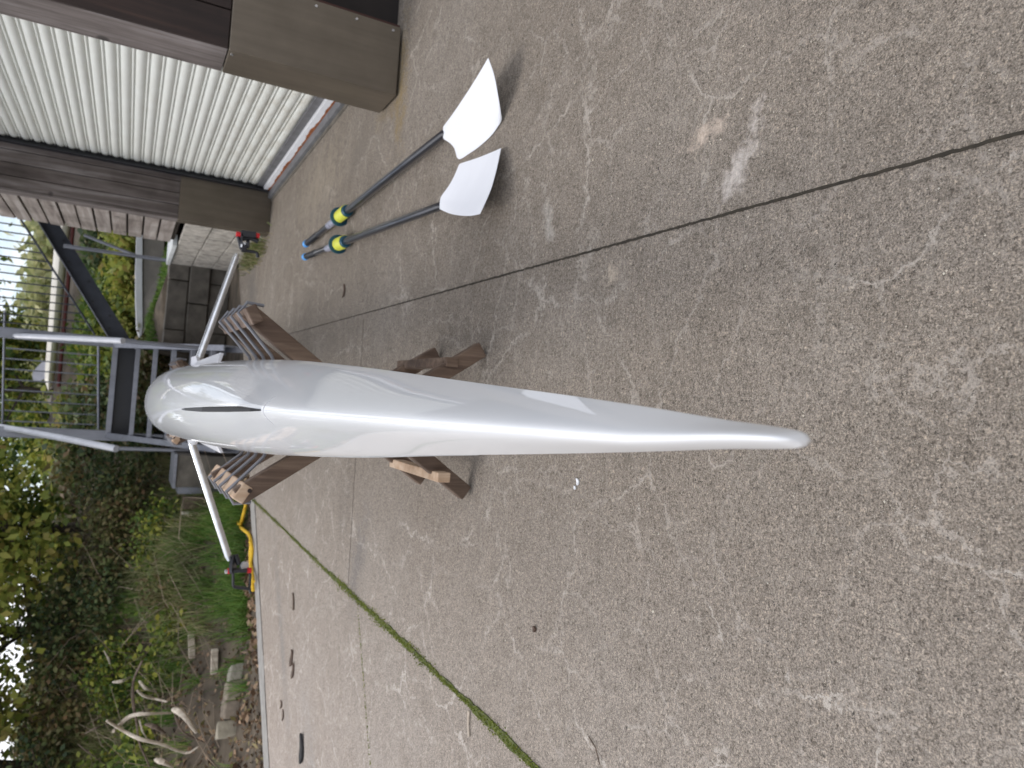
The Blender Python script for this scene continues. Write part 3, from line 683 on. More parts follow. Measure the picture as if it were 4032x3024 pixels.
# side cladding beyond the post: horizontal weathered boards over battens
for i in range(18):
    z0 = .735+i*.128
    mk('cladding_board', box(1.412-.006*(i % 2)+.004*random.random(), 1.437, 6.803, 7.96+random.uniform(-.01, .01), z0, z0+.112), CLAD, bh, bevel=.003)
mk('wall_backing', box(1.438, 1.50, 6.803, 7.95, .70, 3.0), BARK, bh)
# roof eaves
mk('roof', ([(1.15, 2.7, 2.98), (1.15, 8.3, 2.98), (5.2, 8.3, 4.1), (5.2, 2.7, 4.1), (1.15, 2.7, 3.08), (1.15, 8.3, 3.08), (5.2, 8.3, 4.2), (5.2, 2.7, 4.2)], [(0, 1, 2, 3), (7, 6, 5, 4), (0, 4, 5, 1), (1, 5, 6, 2), (2, 6, 7, 3), (3, 7, 4, 0)]), DARKS, bh)
mk('gable', box(1.5, 5.2, 7.97, 8.0, 0, 3.0), BARK, bh)
# whitewashed block wall below the cladding and running on behind
bw = []
bwt = thing('block_wall', (1.5, 8.0, 0), 'low whitewashed block wall below the weathered cladding', 'wall')
y = 6.803
r = 0
for r_ in range(3):
    y = 6.803-(0.2 if r_ % 2 else 0)
    while y < 9.3:
        y1 = min(y+.44, 9.3); o = random.uniform(-.006, .006)
        bw.append(box(1.405+o, 1.62, max(y, 6.803)+.003, y1-.003, .0+r_*.222, .216+r_*.222)); y = y1
mk('blocks', join(*bw), BLOCKW, bwt, bevel=.008)
mk('wall_core', box(1.425, 1.60, 6.81, 9.29, 0, .66), BLOCKC, bwt)
mk('coping', box(1.385, 1.64, 7.975, 9.33, .668, .712), simple('white_coping', (0.62, 0.64, 0.64), 0.8, var=.15), bwt, bevel=.006)
# retaining wall of big blocks at the back, its shade put into the colour
rw = thing('retaining_wall', (1.0, 10.0, 0), 'dark retaining wall of large concrete blocks behind the slab', 'wall')
q = []
for r_ in range(3):
    x = .40+(.35 if r_ % 2 else 0)-.35
    while x < 1.75:
        x1 = x+.62; o = random.uniform(-.03, .03); q.append(box(max(x, .46)+.006, min(x1, 1.8)-.006, 9.80+o, 10.3, -.05+r_*.24, .18+r_*.24)); x = x1
mk('blocks', join(*q), BLOCKC, rw, bevel=.012)
mk('wall_core', box(.47, 1.79, 9.86, 10.28, -.05, .64), SOIL, rw)

# ------------------------------------------------------------------ steel stair behind the slab
st = thing('steel_stair', (-0.1, 8.8, 0), 'grey steel stair climbing from the slab edge to a railed landing', 'stairs')
xl, xr = -0.62, 0.40
def sloped(x, y0, z0, y1, z1, dep, th): return ([(x-th/2, y0, z0-dep), (x+th/2, y0, z0-dep), (x+th/2, y0, z0), (x-th/2, y0, z0), (x-th/2, y1, z1-dep), (x+th/2, y1, z1-dep), (x+th/2, y1, z1), (x-th/2, y1, z1)],
                                      [(0, 3, 2, 1), (4, 5, 6, 7), (0, 1, 5, 4), (1, 2, 6, 5), (2, 3, 7, 6), (3, 0, 4, 7)])
for x, s in ((xl-.03, -1), (xr+.03, 1)):
    sr = mk('stringer', join(sloped(x, 7.85, .16, 9.42, 1.17, .22, .012), sloped(x-s*.025, 7.85, .17, 9.42, 1.18, .012, .06), sloped(x-s*.025, 7.85, -.05, 9.42, .96, .012, .06)), GALV, st)
for k in range(6):
    z = .10+.17*(k+1)-.005; y = 8.02+.26*k
    if z > 1.1: break
    mk('tread', join(box(xl, xr, y, y+.022, z-.045, z), box(xl, xr, y+.022, y+.27, z-.004, z)), GALV, st, bevel=.002)
mk('landing_beam', join(box(xl-.03, xr+.03, 9.42, 9.47, 1.13, 1.175), box(xl, xr, 9.50, 9.55, .94, 1.13)), BLK, st)
mk('landing_edge', join(box(xl, xr, 9.40, 9.42, 1.125, 1.18)), GALV, st)
mk('landing_deck', box(xl-.05, xr+.05, 9.56, 10.85, 1.13, 1.16), DARKS, st)
for i in range(8):
    z = 0.45+i*.028
for x0, x1, nm in ((.385, .50, 'corner_post'), (-.70, -.585, 'corner_post')):
    mk('corner_post', box(x0, x1, 9.58, 9.70, .95, 3.4), GALV, st, bevel=.004)
    mk('leg', box(x0+.02, x1-.02, 9.60, 9.68, -.05, .95), GALV, st, bevel=.004)
def P2(px, py, y): return at(px, py, y=y)
mk('handrail', tube([P2(458, 1767, 8.15), P2(230, 1722, 8.9), P2(0, 1681, 9.7), P2(0, 1681, 9.7)+(P2(0, 1681, 9.7)-P2(230, 1722, 8.9))], .034, 12), GALVL, st, smooth=True)
mk('handrail', tube([P2(485, 1342, 8.15), P2(290, 1333, 8.9), P2(85, 1323, 9.56), P2(0, 1318, 9.7)], .030, 12), GALVL, st, smooth=True)
for px, py, yb in ((458, 1767, 8.15), (485, 1342, 8.15)):
    p = P2(px, py, yb); mk('rail_post', tube([(p.x, p.y+.03, .25), (p.x, p.y+.03, p.z)], .02, 10), GALV, st, smooth=True)
# landing railing at the back
yb = 10.8
def rail(p, q, r=.014): return tube([p, q], r, 8)
mk('bottom_rail', rail(P2(388, 1360, yb), P2(388, 1690, yb), .016), GALV, st, smooth=True)
mk('top_rail', rail(P2(10, 1320, yb)+Vector((.3, 0, 0)), P2(10, 1690, yb)), GALV, st, smooth=True)
tb, bb = P2(12, 1500, yb).z, P2(388, 1500, yb).z
x = P2(200, 1665, yb).x
while x < P2(200, 1345, yb).x:
    mk('baluster', tube([(x, yb, bb), (x, yb, tb)], .0085, 8), GALV, st, smooth=True); x += .128
# second flight rising to the right
yf = 9.75
sf = thing('upper_flight', (1.1, yf, 1.2), 'dark steel stair flight with thin balusters rising to the right behind the boathouse corner', 'stairs')
A, B, Cc, D = P2(149, 872, yf), P2(232, 881, yf), P2(425, 1326, yf), P2(512, 1334, yf)
dA = (A-Cc); dB = (B-D)
A2 = Cc+dA*1.9; B2 = D+dB*1.9
nrm = Vector((0, .03, 0))
mk('stringer', ([Cc, D, B2, A2, Cc+nrm, D+nrm, B2+nrm, A2+nrm], [(0, 3, 2, 1), (4, 5, 6, 7), (0, 1, 5, 4), (1, 2, 6, 5), (2, 3, 7, 6), (3, 0, 4, 7)]), DARKS, sf)
mk('flange', plank(Cc+Vector((0, -.03, 0)), A2+Vector((0, -.03, 0)), (0, 1, 0), .07, .012), GALV, sf)
for i, k in enumerate((.08, .2, .32, .5, .66, .85)):
    for j, o in ((0, .3), (1, .7)):
        if (i+j) % 2: continue
        p = Cc.lerp(A, k).lerp(D.lerp(B, k), o); mk('bolt', disc(p-Vector((0, .004, 0)), (0, 1, 0), .016, .012, 8), BLK, sf)
E1, E2 = P2(375, 1319, yf+.1), P2(81, 863, yf+.1)
e = (E2-E1); mk('lower_rail', tube([E1, E1+e*1.9], .012, 8), DARKS, sf, smooth=True)
up = Vector((0, 0, 1.0)); mk('upper_rail', tube([E1+up, E1+e*1.9+up], .02, 8), DARKS, sf, smooth=True)
k = .04
while k < 1.7:
    p = E1+e*k; mk('baluster', tube([p, p+up], .0075, 6), DARKS, sf, smooth=True); k += .075
# thin leaning stay and drain pipe beside it
mk('drain_pipe', tube([P2(250, 968, 9.3), P2(886, 1058, 9.3)], .022, 10), GALV, loc=(1.4, 9.3, 0), smooth=True, label='thin grey vertical pipe standing between the block wall and the dark retaining wall', cat='pipe')
mk('stay_rod', tube([P2(330, 925, 9.6), P2(545, 1010, 9.6)], .018, 8), GALV, loc=(1.6, 9.6, 1), smooth=True, label='short slanting grey rod between the steel flight and the white-edged hull', cat='rod')
# concrete footing, timber box and white pipe at the left stair foot
ft = thing('stair_footing', (-.95, 8.3, 0), 'rough concrete footing with steel edge at the left foot of the stair', 'footing')
mk('concrete_block', box(-1.02, -.70, 7.95, 8.6, -.05, .50), BLOCKC, ft, bevel=.01)
mk('steel_cap', join(box(-1.03, -.69, 7.93, 8.62, .505, .53), box(-1.10, -1.03, 8.05, 8.55, .05, .47)), GALV, ft)
mk('timber_offcut', box(-1.24, -1.12, 7.95, 8.05, -.03, .42), BRAN, loc=(-1.18, 8.0, 0), bevel=.004, label='short brown timber standing beside the concrete stair footing', cat='timber')
mk('white_pipe', tube([(-1.285, 7.96, -.03), (-1.30, 8.02, .42)], .026, 12), CREAM, loc=(-1.29, 7.98, 0), smooth=True, label='short pale pipe upright beside the concrete stair footing', cat='pipe')

# boats on the slope behind the stair
def longhull(x0, x1, y, z0, z1, dep):
    Vv, Ff = [], []; n = 26; m = 12
    for i in range(n+1):
        u = i/n; x = x0+(x1-x0)*u; s = min(1, (u/.045))**.5 if u < .045 else 1.0; grow = 0.62+0.55*u
        for k in range(m):
            t = 2*math.pi*k/m; zz = (z0+z1)/2+(z1-z0)/2*grow*s*math.sin(t)*(1.0); yy = y+dep/2*s*math.cos(t)
            Vv.append((x, yy, zz))
    for i in range(n):
        for k in range(m): Ff.append((i*m+k, i*m+(k+1) % m, (i+1)*m+(k+1) % m, (i+1)*m+k))
    Ff.append(tuple(range(m))); Ff.append(tuple(n*m+k for k in range(m-1, -1, -1)))
    return Vv, Ff
b2 = thing('racked_boat', (1.5, 15, 2.0), 'long cream hull with dark red band and pale fin behind the landing railing', 'boat')
mk('hull', longhull(-.27, 4.6, 15, 2.09, 2.33, .4), CREAM, b2, smooth=True)
mk('red_band', box(-.18, 4.6, 14.90, 15.1, 2.035, 2.09), REDP, b2, bevel=.02)
fo = [at(x/2.766, 1200+y/2.766, y=15) for x, y in ((505, 620), (455, 625), (400, 680), (360, 730), (350, 770), (365, 830), (420, 835), (505, 800))]
m = len(fo); mk('fin', ([p for p in fo]+[p+Vector((0, .03, 0)) for p in fo], [tuple(range(m)), tuple(range(2*m-1, m-1, -1))]+[(i, m+i, m+(i+1) % m, (i+1) % m) for i in range(m)]), simple('pale_fin', (0.42, 0.42, 0.48), 0.5), b2)
b3 = thing('upturned_dinghy', (1.6, 11, .8), 'upturned dinghy with white edge and grey-brown side lying above the dark block wall', 'boat')
sk = [(548, 1326), (537, 1290), (533, 1180), (533, 1060), (538, 900), (545, 760)]
sb = [(556, 1324), (562, 1290), (561, 1180), (560, 1060), (562, 900), (566, 760)]
bt = [(556, 1325), (575, 1290), (605, 1180), (640, 1060), (650, 900), (655, 760)]
def sheet(A, B, y, th, yb=None):
    Vv = []; yb = yb or y
    for a, b in zip(A, B): 
        p, q_ = at(*a, y=y), at(*b, y=yb); Vv += [p, q_, p+Vector((0, th, 0)), q_+Vector((0, th, 0))]
    Ff = []
    for i in range(len(A)-1):
        a, b = 4*i, 4*i+4; Ff += [(a, b, b+1, a+1), (a+2, a+3, b+3, b+2), (a, a+2, b+2, b), (a+1, b+1, b+3, a+3)]
    Ff += [(0, 1, 3, 2), (4*len(A)-4, 4*len(A)-2, 4*len(A)-1, 4*len(A)-3)]
    return Vv, Ff
mk('gunwale', sheet(sk, sb, 10.98, .35), WHP, b3, bevel=.004)
mk('hull', sheet(sb, bt, 11.0, .30, 10.85), GREYB, b3)

# ------------------------------------------------------------------ vegetation
def leaves(centres, spread, n, size, flat=0.0, elong=1.6):
    """n leaf quads scattered round each clump centre"""
    c = np.repeat(np.asarray(centres, float), n, 0); m = len(c)
    sp = np.asarray(spread, float) if np.ndim(spread) else np.full(3, spread)
    p = c + RNG.normal(0, 1, (m, 3))*sp
    a = RNG.normal(0, 1, (m, 3)); a[:, 2] = a[:, 2]*0.6-0.4; a /= np.linalg.norm(a, axis=1, keepdims=True)
    b = np.cross(a, RNG.normal(0, 1, (m, 3))); b /= np.linalg.norm(b, axis=1, keepdims=True)
    s = size*RNG.uniform(0.55, 1.35, (m, 1)); nr = np.cross(a, b)
    v0 = p; v1 = p+a*s*0.5*elong*0.9+b*s*0.5+nr*s*.08; v2 = p+a*s*elong; v3 = p+a*s*0.5*elong*0.9-b*s*0.5+nr*s*.08
    Vv = np.stack([v0, v1, v2, v3], 1).reshape(-1, 3); k = np.arange(m)*4
    return Vv, np.stack([k, k+1, k+2, k+3], 1)
def cat(*vfs):
    V, Fa, o = [], [], 0
    for v, f in vfs:
        V.append(np.asarray(v)); Fa.append(np.asarray(f)+o); o += len(v)
    return np.concatenate(V), np.concatenate(Fa)
def bough(p, d, L, r, depth, acc, tips, bend=.35):
    pts = [Vector(p)]; dd = Vector(d).normalized(); n = 6
    for i in range(n):
        dd = (dd+Vector((random.gauss(0, bend), random.gauss(0, bend), random.gauss(0.05, bend*.6)))*.35).normalized()
        pts.append(pts[-1]+dd*(L/n))
    acc.append(tube(pts, [r*(1-.75*i/n) for i in range(n+1)], 6))
    tips += [tuple(q) for q in pts[2:]]
    if depth > 0:
        for k in range(random.randint(3, 4)):
            i = random.randint(2, n); v = (dd+Vector((random.gauss(0, .9), random.gauss(0, .9), random.gauss(.15, .5)))).normalized()
            bough(pts[i], v, L*random.uniform(.5, .75), r*.45, depth-1, acc, tips, bend)
def tree(name, x, y, h, rad, mat, label, nl=9, leaf=.075, lean=(0, 0), trunk_r=.07, group=None, low=0.25, cl=None):
    z = float(terrain(x, y)); t = thing(name, (x, y, z), label, 'tree', group)
    acc, tips = [], []; hh = h*.55
    tp = [Vector((x, y, z-.2))]; 
    for i in range(1, 7): tp.append(Vector((x+lean[0]*i/6+random.gauss(0, .05), y+lean[1]*i/6+random.gauss(0, .05), z+hh*i/6)))
    acc.append(tube(tp, [trunk_r*(1-.1*i) for i in range(7)], 8, jit=.06))
    for i in range(2, 7):
        for k in range(3):
            an = random.uniform(0, 2*math.pi); bough(tp[i], (math.cos(an), math.sin(an), random.uniform(-.1, .8)), rad*random.uniform(.6, 1.0), trunk_r*.4, 2 if cl is None else 1, acc, tips)
    mk('trunk', join(*acc), BARK, t, smooth=True)
    tips = [q for q in tips if q[2] > z+low and (q[2]-1 < .055*y or random.random() < .55) and not (q[0] > -.85 and y < 12)]
    mk('crown', leaves(tips, .16*max(1, rad/1.6), nl, leaf), mat, t)
    return t
G1 = 'broadleaf trees at the back of the bank'
tree('broadleaf_tree', -1.95, 10.9, 3.5, 1.4, LEAFG, 'tree with dark green leaves just left of the stair railing', 20, .062, group=G1, low=.2)
tree('broadleaf_tree', -2.9, 10.0, 3.6, 1.6, LEAFY, 'tree with yellow and green autumn leaves above the grassy bank', 20, .066, group=G1, low=.3)
tree('broadleaf_tree', -4.3, 9.6, 3.6, 1.6, LEAFY, 'yellowing tree above the bleached dead branches', 18, .066, group=G1, low=.3)
tree('broadleaf_tree', -5.6, 9.0, 3.6, 1.7, LEAFG, 'tree with sparse green leaves at the far left of the bank', 15, .062, group=G1, low=.3)
tree('broadleaf_tree', -0.3, 17.6, 3.4, 1.8, LEAFG, 'green tree beyond the pale boat end', 22, .085, group=G1, low=.0)
G3 = 'dense bushes behind the bank'
for i, (x, y, r_, top, mt, lab) in enumerate(((-1.3, 13.6, 1.0, 1.6, LEAFD, 'dark bush behind the stair, right of the first leafy tree'), (-2.7, 13.0, 1.3, 1.65, LEAFO, 'brownish bush in the gap between the first two trees'), (-4.2, 12.6, 1.3, 1.6, LEAFD, 'dark bush behind the yellow and green tree'),
        (-5.9, 12.2, 1.4, 1.7, LEAFO, 'brown-green bush behind the dead branches'), (-7.6, 11.6, 1.5, 1.7, LEAFD, 'dark bush at the outermost end of the bank'), (-3.4, 16.5, 1.8, 1.95, LEAFB, 'sunlit pale bush glimpsed through the leafy trees'), (-6.6, 16.0, 1.9, 2.0, LEAFB, 'sunlit pale bush glimpsed above the dead branches'), (-1.6, 16.0, 1.2, 2.0, LEAFY, 'yellow-green bush left of the pale boat end'))):
    z = float(terrain(x, y)); t = thing('dense_bush', (x, y, z), lab, 'bush', G3)
    mk('stems', join(*[tube([(x+random.gauss(0, .1), y, z-.1), (x+random.gauss(0, r_*.5), y+random.gauss(0, .3), z+(top-z)*.8)], .02, 5) for _ in range(7)]), BARK, t)
    cs = []
    for k in range(150):
        v = RNG.normal(0, 1, 3); v /= np.linalg.norm(v); v *= RNG.uniform(.3, 1)**.5
        cs.append((x+v[0]*r_*1.1, y+v[1]*r_*.7, max(z+.05, (z+top)/2+v[2]*((top-z)/2+.15)+.15*math.sin(v[0]*9))))
    mk('foliage', leaves(cs, .13, 36, .075 if y < 15 else .11), mt, t)
# sunlit trees far up the slope, crowns only
G2 = 'sunlit trees on the far slope'
for i, (px, yy, top, rr) in enumerate(((850, 34, 3.6, 2.4), (960, 38, 4.3, 2.6), (1060, 33, 3.4, 2.2), (1160, 40, 4.2, 2.6), (1280, 36, 4.0, 2.6), (1400, 40, 5.0, 3.0), (1520, 42, 5.6, 3.0), (1640, 38, 5.4, 3.0))):
    x = at(100, px, y=yy).x; z = float(terrain(x, yy)); zt = 1.0+(top-.7)*yy/38
    t = thing('hillside_tree', (x, yy, z), ['far sunlit yellow-green tree on the slope, next to the cladding', 'far pale green tree, second from the cladding', 'low far sunlit tree, third from the cladding', 'far yellowish tree over the middle of the dark flight', 'far sunlit tree just right of the steel landing post',
              'far tree straight behind the right side of the landing railing', 'far tree behind the middle of the landing railing', 'far tree behind the left side of the landing railing'][i], 'tree', G2)
    mk('trunk', tube([(x, yy, z-1), (x+.1, yy, zt-.8)], [.25, .1], 8), BARK, t)
    cs = []
    for k in range(130):
        v = RNG.normal(0, 1, 3); v /= np.linalg.norm(v); v *= RNG.uniform(.5, 1)**.5; cs.append((x+v[0]*rr, yy+v[1]*rr, zt-rr*.9+v[2]*rr*.9))
        if k % 3 == 0: cs.append((x+v[0]*rr*1.2, yy+v[1]*rr, max(zt-rr*1.8+v[2]*rr, z+.3)))
    mk('crown', leaves(cs, .34, 26, .26), LEAFB if i < 6 else LEAFG, t)

# bank undergrowth: shrubs that can be told apart
def shrub(x, y, r, hgt, mat, label, n=60, leaf=.036, nl=34, name='shrub', lift=0):
    z = float(terrain(x, y))+lift; t = thing(name, (x, y, z), label, 'shrub', 'shrubs on the bank')
    cs, acc = [], []
    for k in range(n):
        a = random.uniform(0, 2*math.pi); rr = r*math.sqrt(random.random()); hz = hgt*random.uniform(.15, 1)*(1-.5*(rr/r)**2)
        c = (x+rr*math.cos(a), y+rr*math.sin(a), max(z+hz, float(terrain(x+rr*math.cos(a), y+rr*math.sin(a)))+.05)); cs.append(c)
        if k % 4 == 0: acc.append(tube(spline([(x+random.gauss(0, .05), y+random.gauss(0, .05), z-.05), ((x+c[0])/2, (y+c[1])/2, z+hz*.7), c], 3), .006, 5))
    mk('stems', join(*acc), BRAN, t); mk('foliage', leaves(cs, .075, nl, leaf), mat, t); return t
shrub(-1.75, 9.3, .55, .65, LEAFO, 'brown bracken-like shrub beside the left stair handrail', 90)
shrub(-1.3, 9.9, .55, .95, LEAFD, 'dark shrub tucked behind the left stair stringer', 90)
shrub(-2.7, 9.5, .7, .8, LEAFD, 'dark leafy shrub at the top of the grassy bank', 110)
shrub(-3.5, 9.0, .6, .7, LEAFO, 'reddish brown shrub above the dead branches', 90)
shrub(-4.3, 8.4, .7, .8, LEAFD, 'dark shrub behind the dead branches', 100)
shrub(-5.3, 7.6, .7, .9, LEAFO, 'brown and green shrub at the far left of the bank', 90)
shrub(-1.6, 8.35, .38, .42, LEAFG, 'green bramble halfway up the bank beside the concrete footing', 60, .032, 30)
shrub(-2.3, 8.9, .42, .45, LEAFD, 'dark bramble in the middle of the upper bank', 70, .032, 30)
shrub(-3.0, 8.3, .36, .38, LEAFG, 'green bramble just above the dead branches', 60, .032, 30)
shrub(-1.95, 7.75, .26, .26, LEAFO, 'small brownish bramble above the fresh grass', 40, .028, 26)
shrub(-3.9, 7.6, .45, .42, LEAFG, 'green bramble behind the thick bleached branch', 70, .034, 30)
shrub(-4.7, 6.6, .40, .36, LEAFO, 'brownish bramble at the outer foot of the bank', 60, .034, 28)
shrub(-2.25, 7.35, .22, .22, LEAFG, 'low green weed patch between the boards and the grass', 26, .04, 16)
shrub(-2.75, 7.65, .20, .26, LEAFG, 'small bright green weed beside the bleached branches', 30, .045, 16)
shrub(-3.15, 7.1, .20, .22, LEAFG, 'small green weed under the dead branches', 26, .045, 16)
shrub(1.15, 12.3, .9, .45, LEAFY, 'yellow-green bramble on the slope below the upper flight', 120, .06)
shrub(.9, 12.6, .9, .6, LEAFG, 'green bramble behind the upturned dinghy', 120, .07)
shrub(2.3, 12.2, .9, .6, LEAFY, 'bramble with yellow leaves behind the drain pipe', 110, .07)
shrub(.2, 11.3, .6, .35, LEAFO, 'dry brown bramble under the landing', 80, .05)
shrub(-.5, 11.6, .6, .55, LEAFD, 'dark bramble behind the stair landing beam', 90, .06)
shrub(-0.4, 12.6, .7, .45, LEAFD, 'dark scrub below the pale boat end', 110, .06)
shrub(-0.3, 13.9, .8, .5, LEAFO, 'brown scrub right under the rounded boat end', 110, .07)
shrub(0.6, 13.9, 1.0, .28, LEAFG, 'green scrub in front of the cream hull', 110, .08)
shrub(2.6, 13.9, 1.0, .30, LEAFD, 'dark scrub in front of the cream hull by the cladding', 100, .08)

wp = [(1.30+random.gauss(0, .05), 7.35+random.gauss(0, .28)) for _ in range(900)]
wd_ = blades(np.array([(x, y, .002) for x, y in wp]), .03, .13, .008, 1.2)
mk('weed_clump', wd_, DRYG, loc=(1.3, 7.35, 0), label='brown dry weed clump at the foot of the whitewashed block wall', cat='weed')
def scatter(n, fx, keep=None):
    P = np.array([fx() for _ in range(n)]); z = terrain(P[:, 0], P[:, 1]); return np.stack([P[:, 0], P[:, 1], z], 1)
def bankpt(dmin, dmax, xa=-7.5, xb=-.95, bias=1.0):
    while True:
        x = random.uniform(xa, xb); d = dmin+(dmax-dmin)*random.random()**bias
        return x, edge_y(x)+d*1.36
# fresh green tufts near the edge, dry grass higher up
tuf = []
for _ in range(900):
    x, y = bankpt(.35, 2.9, -4.5, -.95, 1.6); 
    if x < -1.95 and random.random() < (.96 if y-edge_y(x) < 1.9 else .72): continue
    if -1.95 < x and y-edge_y(x) > 2.4 and random.random() < .6: continue
    for k in range(42): tuf.append((x+random.gauss(0, .035), y+random.gauss(0, .035)))
tuf = np.array(tuf); z = terrain(tuf[:, 0], tuf[:, 1])
mk('green_grass', blades(np.stack([tuf[:, 0], tuf[:, 1], z], 1), .06, .26, .006, 1.1), GRASS, kind='stuff', label='fresh green grass along the foot of the bank', cat='grass')
tuf = []
for _ in range(1250):
    x, y = bankpt(.9, 3.9, -7.0, -.95)
    if x < -2.2 and (y-edge_y(x))/1.36 < 2.8 and random.random() < .86: continue
    for k in range(24): tuf.append((x+random.gauss(0, .05), y+random.gauss(0, .05)))
tuf = np.array(tuf); z = terrain(tuf[:, 0], tuf[:, 1])
mk('dry_grass', blades(np.stack([tuf[:, 0], tuf[:, 1], z], 1), .10, .42, .007, 1.3), DRYG, kind='stuff', label='tangled dry grass covering the upper bank', cat='grass')
for (ya, yb_, n, h0, h1, ob) in ((10.30, 10.8, 2500, .03, .10, 'verge_grass'), (11.45, 15, 13000, .08, .30, 'slope_grass')):
    tuf = np.array([(random.uniform(-.9 if n > 5000 else .4, 2.6), random.uniform(ya, yb_)) for _ in range(n)]); z = terrain(tuf[:, 0], tuf[:, 1])
    mk(ob, blades(np.stack([tuf[:, 0], tuf[:, 1], z], 1), h0, h1, .012, 1.0), GRASS, kind='stuff', label='short green grass on top of the retaining wall' if n < 5000 else 'rough grass on the slope above the retaining wall', cat='grass')
cs = scatter(9000, lambda: bankpt(.05, 4.5, -7.5, -.7, 1.3)); cs[:, 2] += .012
mk('leaf_litter', leaves(cs, (.02, .02, .008), 2, .035), LITTER, kind='stuff', label='brown leaf litter and rubble on the soil beside the slab', cat='leaf litter')

# dead branches, pale boards, kerb blocks on the bank
def bk(x, y, Y): return at(x/1.795, 2100+y/1.795, y=Y)
DB = 'dead branches heaped on the bank'
brs = [([(800, 1400), (860, 1340), (940, 1285), (1050, 1275), (1210, 1270)], 7.9, .028, DRIFT, 'thick bleached dead branch, curved at its top, leaning on the heap'),
       ([(1225, 1245), (1290, 1275), (1385, 1405)], 7.6, .045, DRIFT, 'broken pale stump end at the foot of the thick bleached branch'),
       ([(755, 1325), (880, 1400), (980, 1450), (1140, 1490), (1310, 1552), (1400, 1510)], 7.5, .022, DRIFT, 'long crooked bleached branch with a hooked lower end'),
       ([(1005, 900), (945, 1040), (940, 1180), (965, 1330), (985, 1480), (1060, 1655)], 7.7, .020, BRAN, 'long thin brown branch crossing over the whole heap'),
       ([(1220, 1240), (1290, 1400), (1440, 1475)], 7.45, .013, BRAN, 'thin brown branch bending down to the ground below the stump'),
       ([(800, 1052), (860, 1045), (940, 1008)], 8.2, .026, DRIFT, 'short white branch piece highest in the heap'),
       ([(985, 1045), (1030, 1095), (1105, 1120)], 8.0, .026, DRIFT, 'short white branch piece under the thin brown branch'),
       ([(970, 1112), (1020, 1150), (1090, 1168), (1180, 1190)], 7.9, .022, DRIFT, 'second bleached piece lying just below the short white one'),
       ([(735, 1012), (800, 1000), (860, 968), (915, 858)], 8.5, .016, BRAN, 'forked grey twig above the heap'),
       ([(735, 830), (770, 900), (798, 990)], 8.5, .014, DRIFT, 'thin pale twig joining the forked twig'),
       ([(600, 1415), (680, 1375), (765, 1350)], 7.7, .014, BRAN, 'slanting twig above the curved top of the thick branch'),
       ([(985, 1320), (1005, 1390), (1035, 1445)], 7.55, .013, DRIFT, 'short bent twig between the two long branches'),
       ([(1030, 1350), (1100, 1370), (1165, 1412)], 7.8, .030, BRAN, 'grey rotten branch half hidden behind the bleached ones'),
       ([(550, 1490), (640, 1560), (770, 1650)], 7.6, .009, BRAN, 'thin dark twig at the outer edge of the heap'),
       ([(1100, 1600), (1150, 1615), (1220, 1650)], 7.1, .035, DRIFT, 'pale log end at the outermost foot of the heap')]
for pts, Y, r, mt, lab in brs:
    sc_ = 1/1.795; lowest = max(range(len(pts)), key=lambda q: pts[q][0]); base_ = onbank(pts[lowest][0]*sc_, 2100+pts[lowest][1]*sc_, .02)
    Yb = min(base_.y, Y+.2) if base_.y > 6.2 else base_.y; Yb = max(6.6, Yb)-.45
    pp = spline([at(x*sc_, 2100+y*sc_, y=Yb+.10*math.sin(2.1*i+len(pts))) for i, (x, y) in enumerate(pts)], 5); n = len(pp)
    mk('dead_branch', tube(pp, [r*.62*(1-.45*abs(2*i/(n-1)-.8)) for i in range(n)], 9, jit=.12), mt, loc=pp[0], smooth=True, label=lab, cat='branch', group=DB)
for (x0, y0, x1, y1, lab) in ((752, 2485, 756, 2592, 'grey weathered board half sunk in the upper bank grass'), (845, 2560, 843, 2650, 'short pale board lying above the row of kerb blocks')):
    a, b = onbank(x0, y0, .05), onbank(x1, y1, .05); mk('old_board', plank(a, b, (0, 0, 1), .055, .05), DRIFT, loc=a, bevel=.006, label=lab, cat='board')
blk = [(2606, 2675, 938, 962, 0), (2677, 2752, 926, 955, 1), (2754, 2828, 914, 944, 2), (2830, 2895, 896, 934, 3)]
labs = ['stone kerb block at the end of its row nearest the grass', 'stone kerb block second from the grass end of the row', 'brownish stone kerb block third from the grass end of the row', 'largest stone kerb block, at the outer end of the row']
for (p0, p1, xt, xb, i) in blk:
    a = onbank(xb, p0); b = onbank(xb+(-8 if i < 3 else -4), p1); b = Vector((b.x, b.y, b.z)); d0 = (b-a); b = a+d0.normalized()*min(d0.length, .42); hgt = (.105, .11, .11, .14)[i]
    d = (b-a); dp = Vector((-d.y, d.x, 0)).normalized()*(-.13)
    if dp.y < 0: dp = -dp
    v = [a, b, b+dp, a+dp]; V8 = [p+Vector((0, 0, -.05)) for p in v]+[p+Vector((0, 0, hgt+random.uniform(-.01, .01))) for p in v]
    mk('kerb_block', (V8, BF), simple('kerb_stone', ((0.36, .33, .27), (.30, .25, .19), (.24, .195, .15), (.34, .30, .23))[i], 0.9, var=.3, scale=18, bmp=.6), loc=a, bevel=.014, label=labs[i], cat='kerb block', group='row of stone kerb blocks')

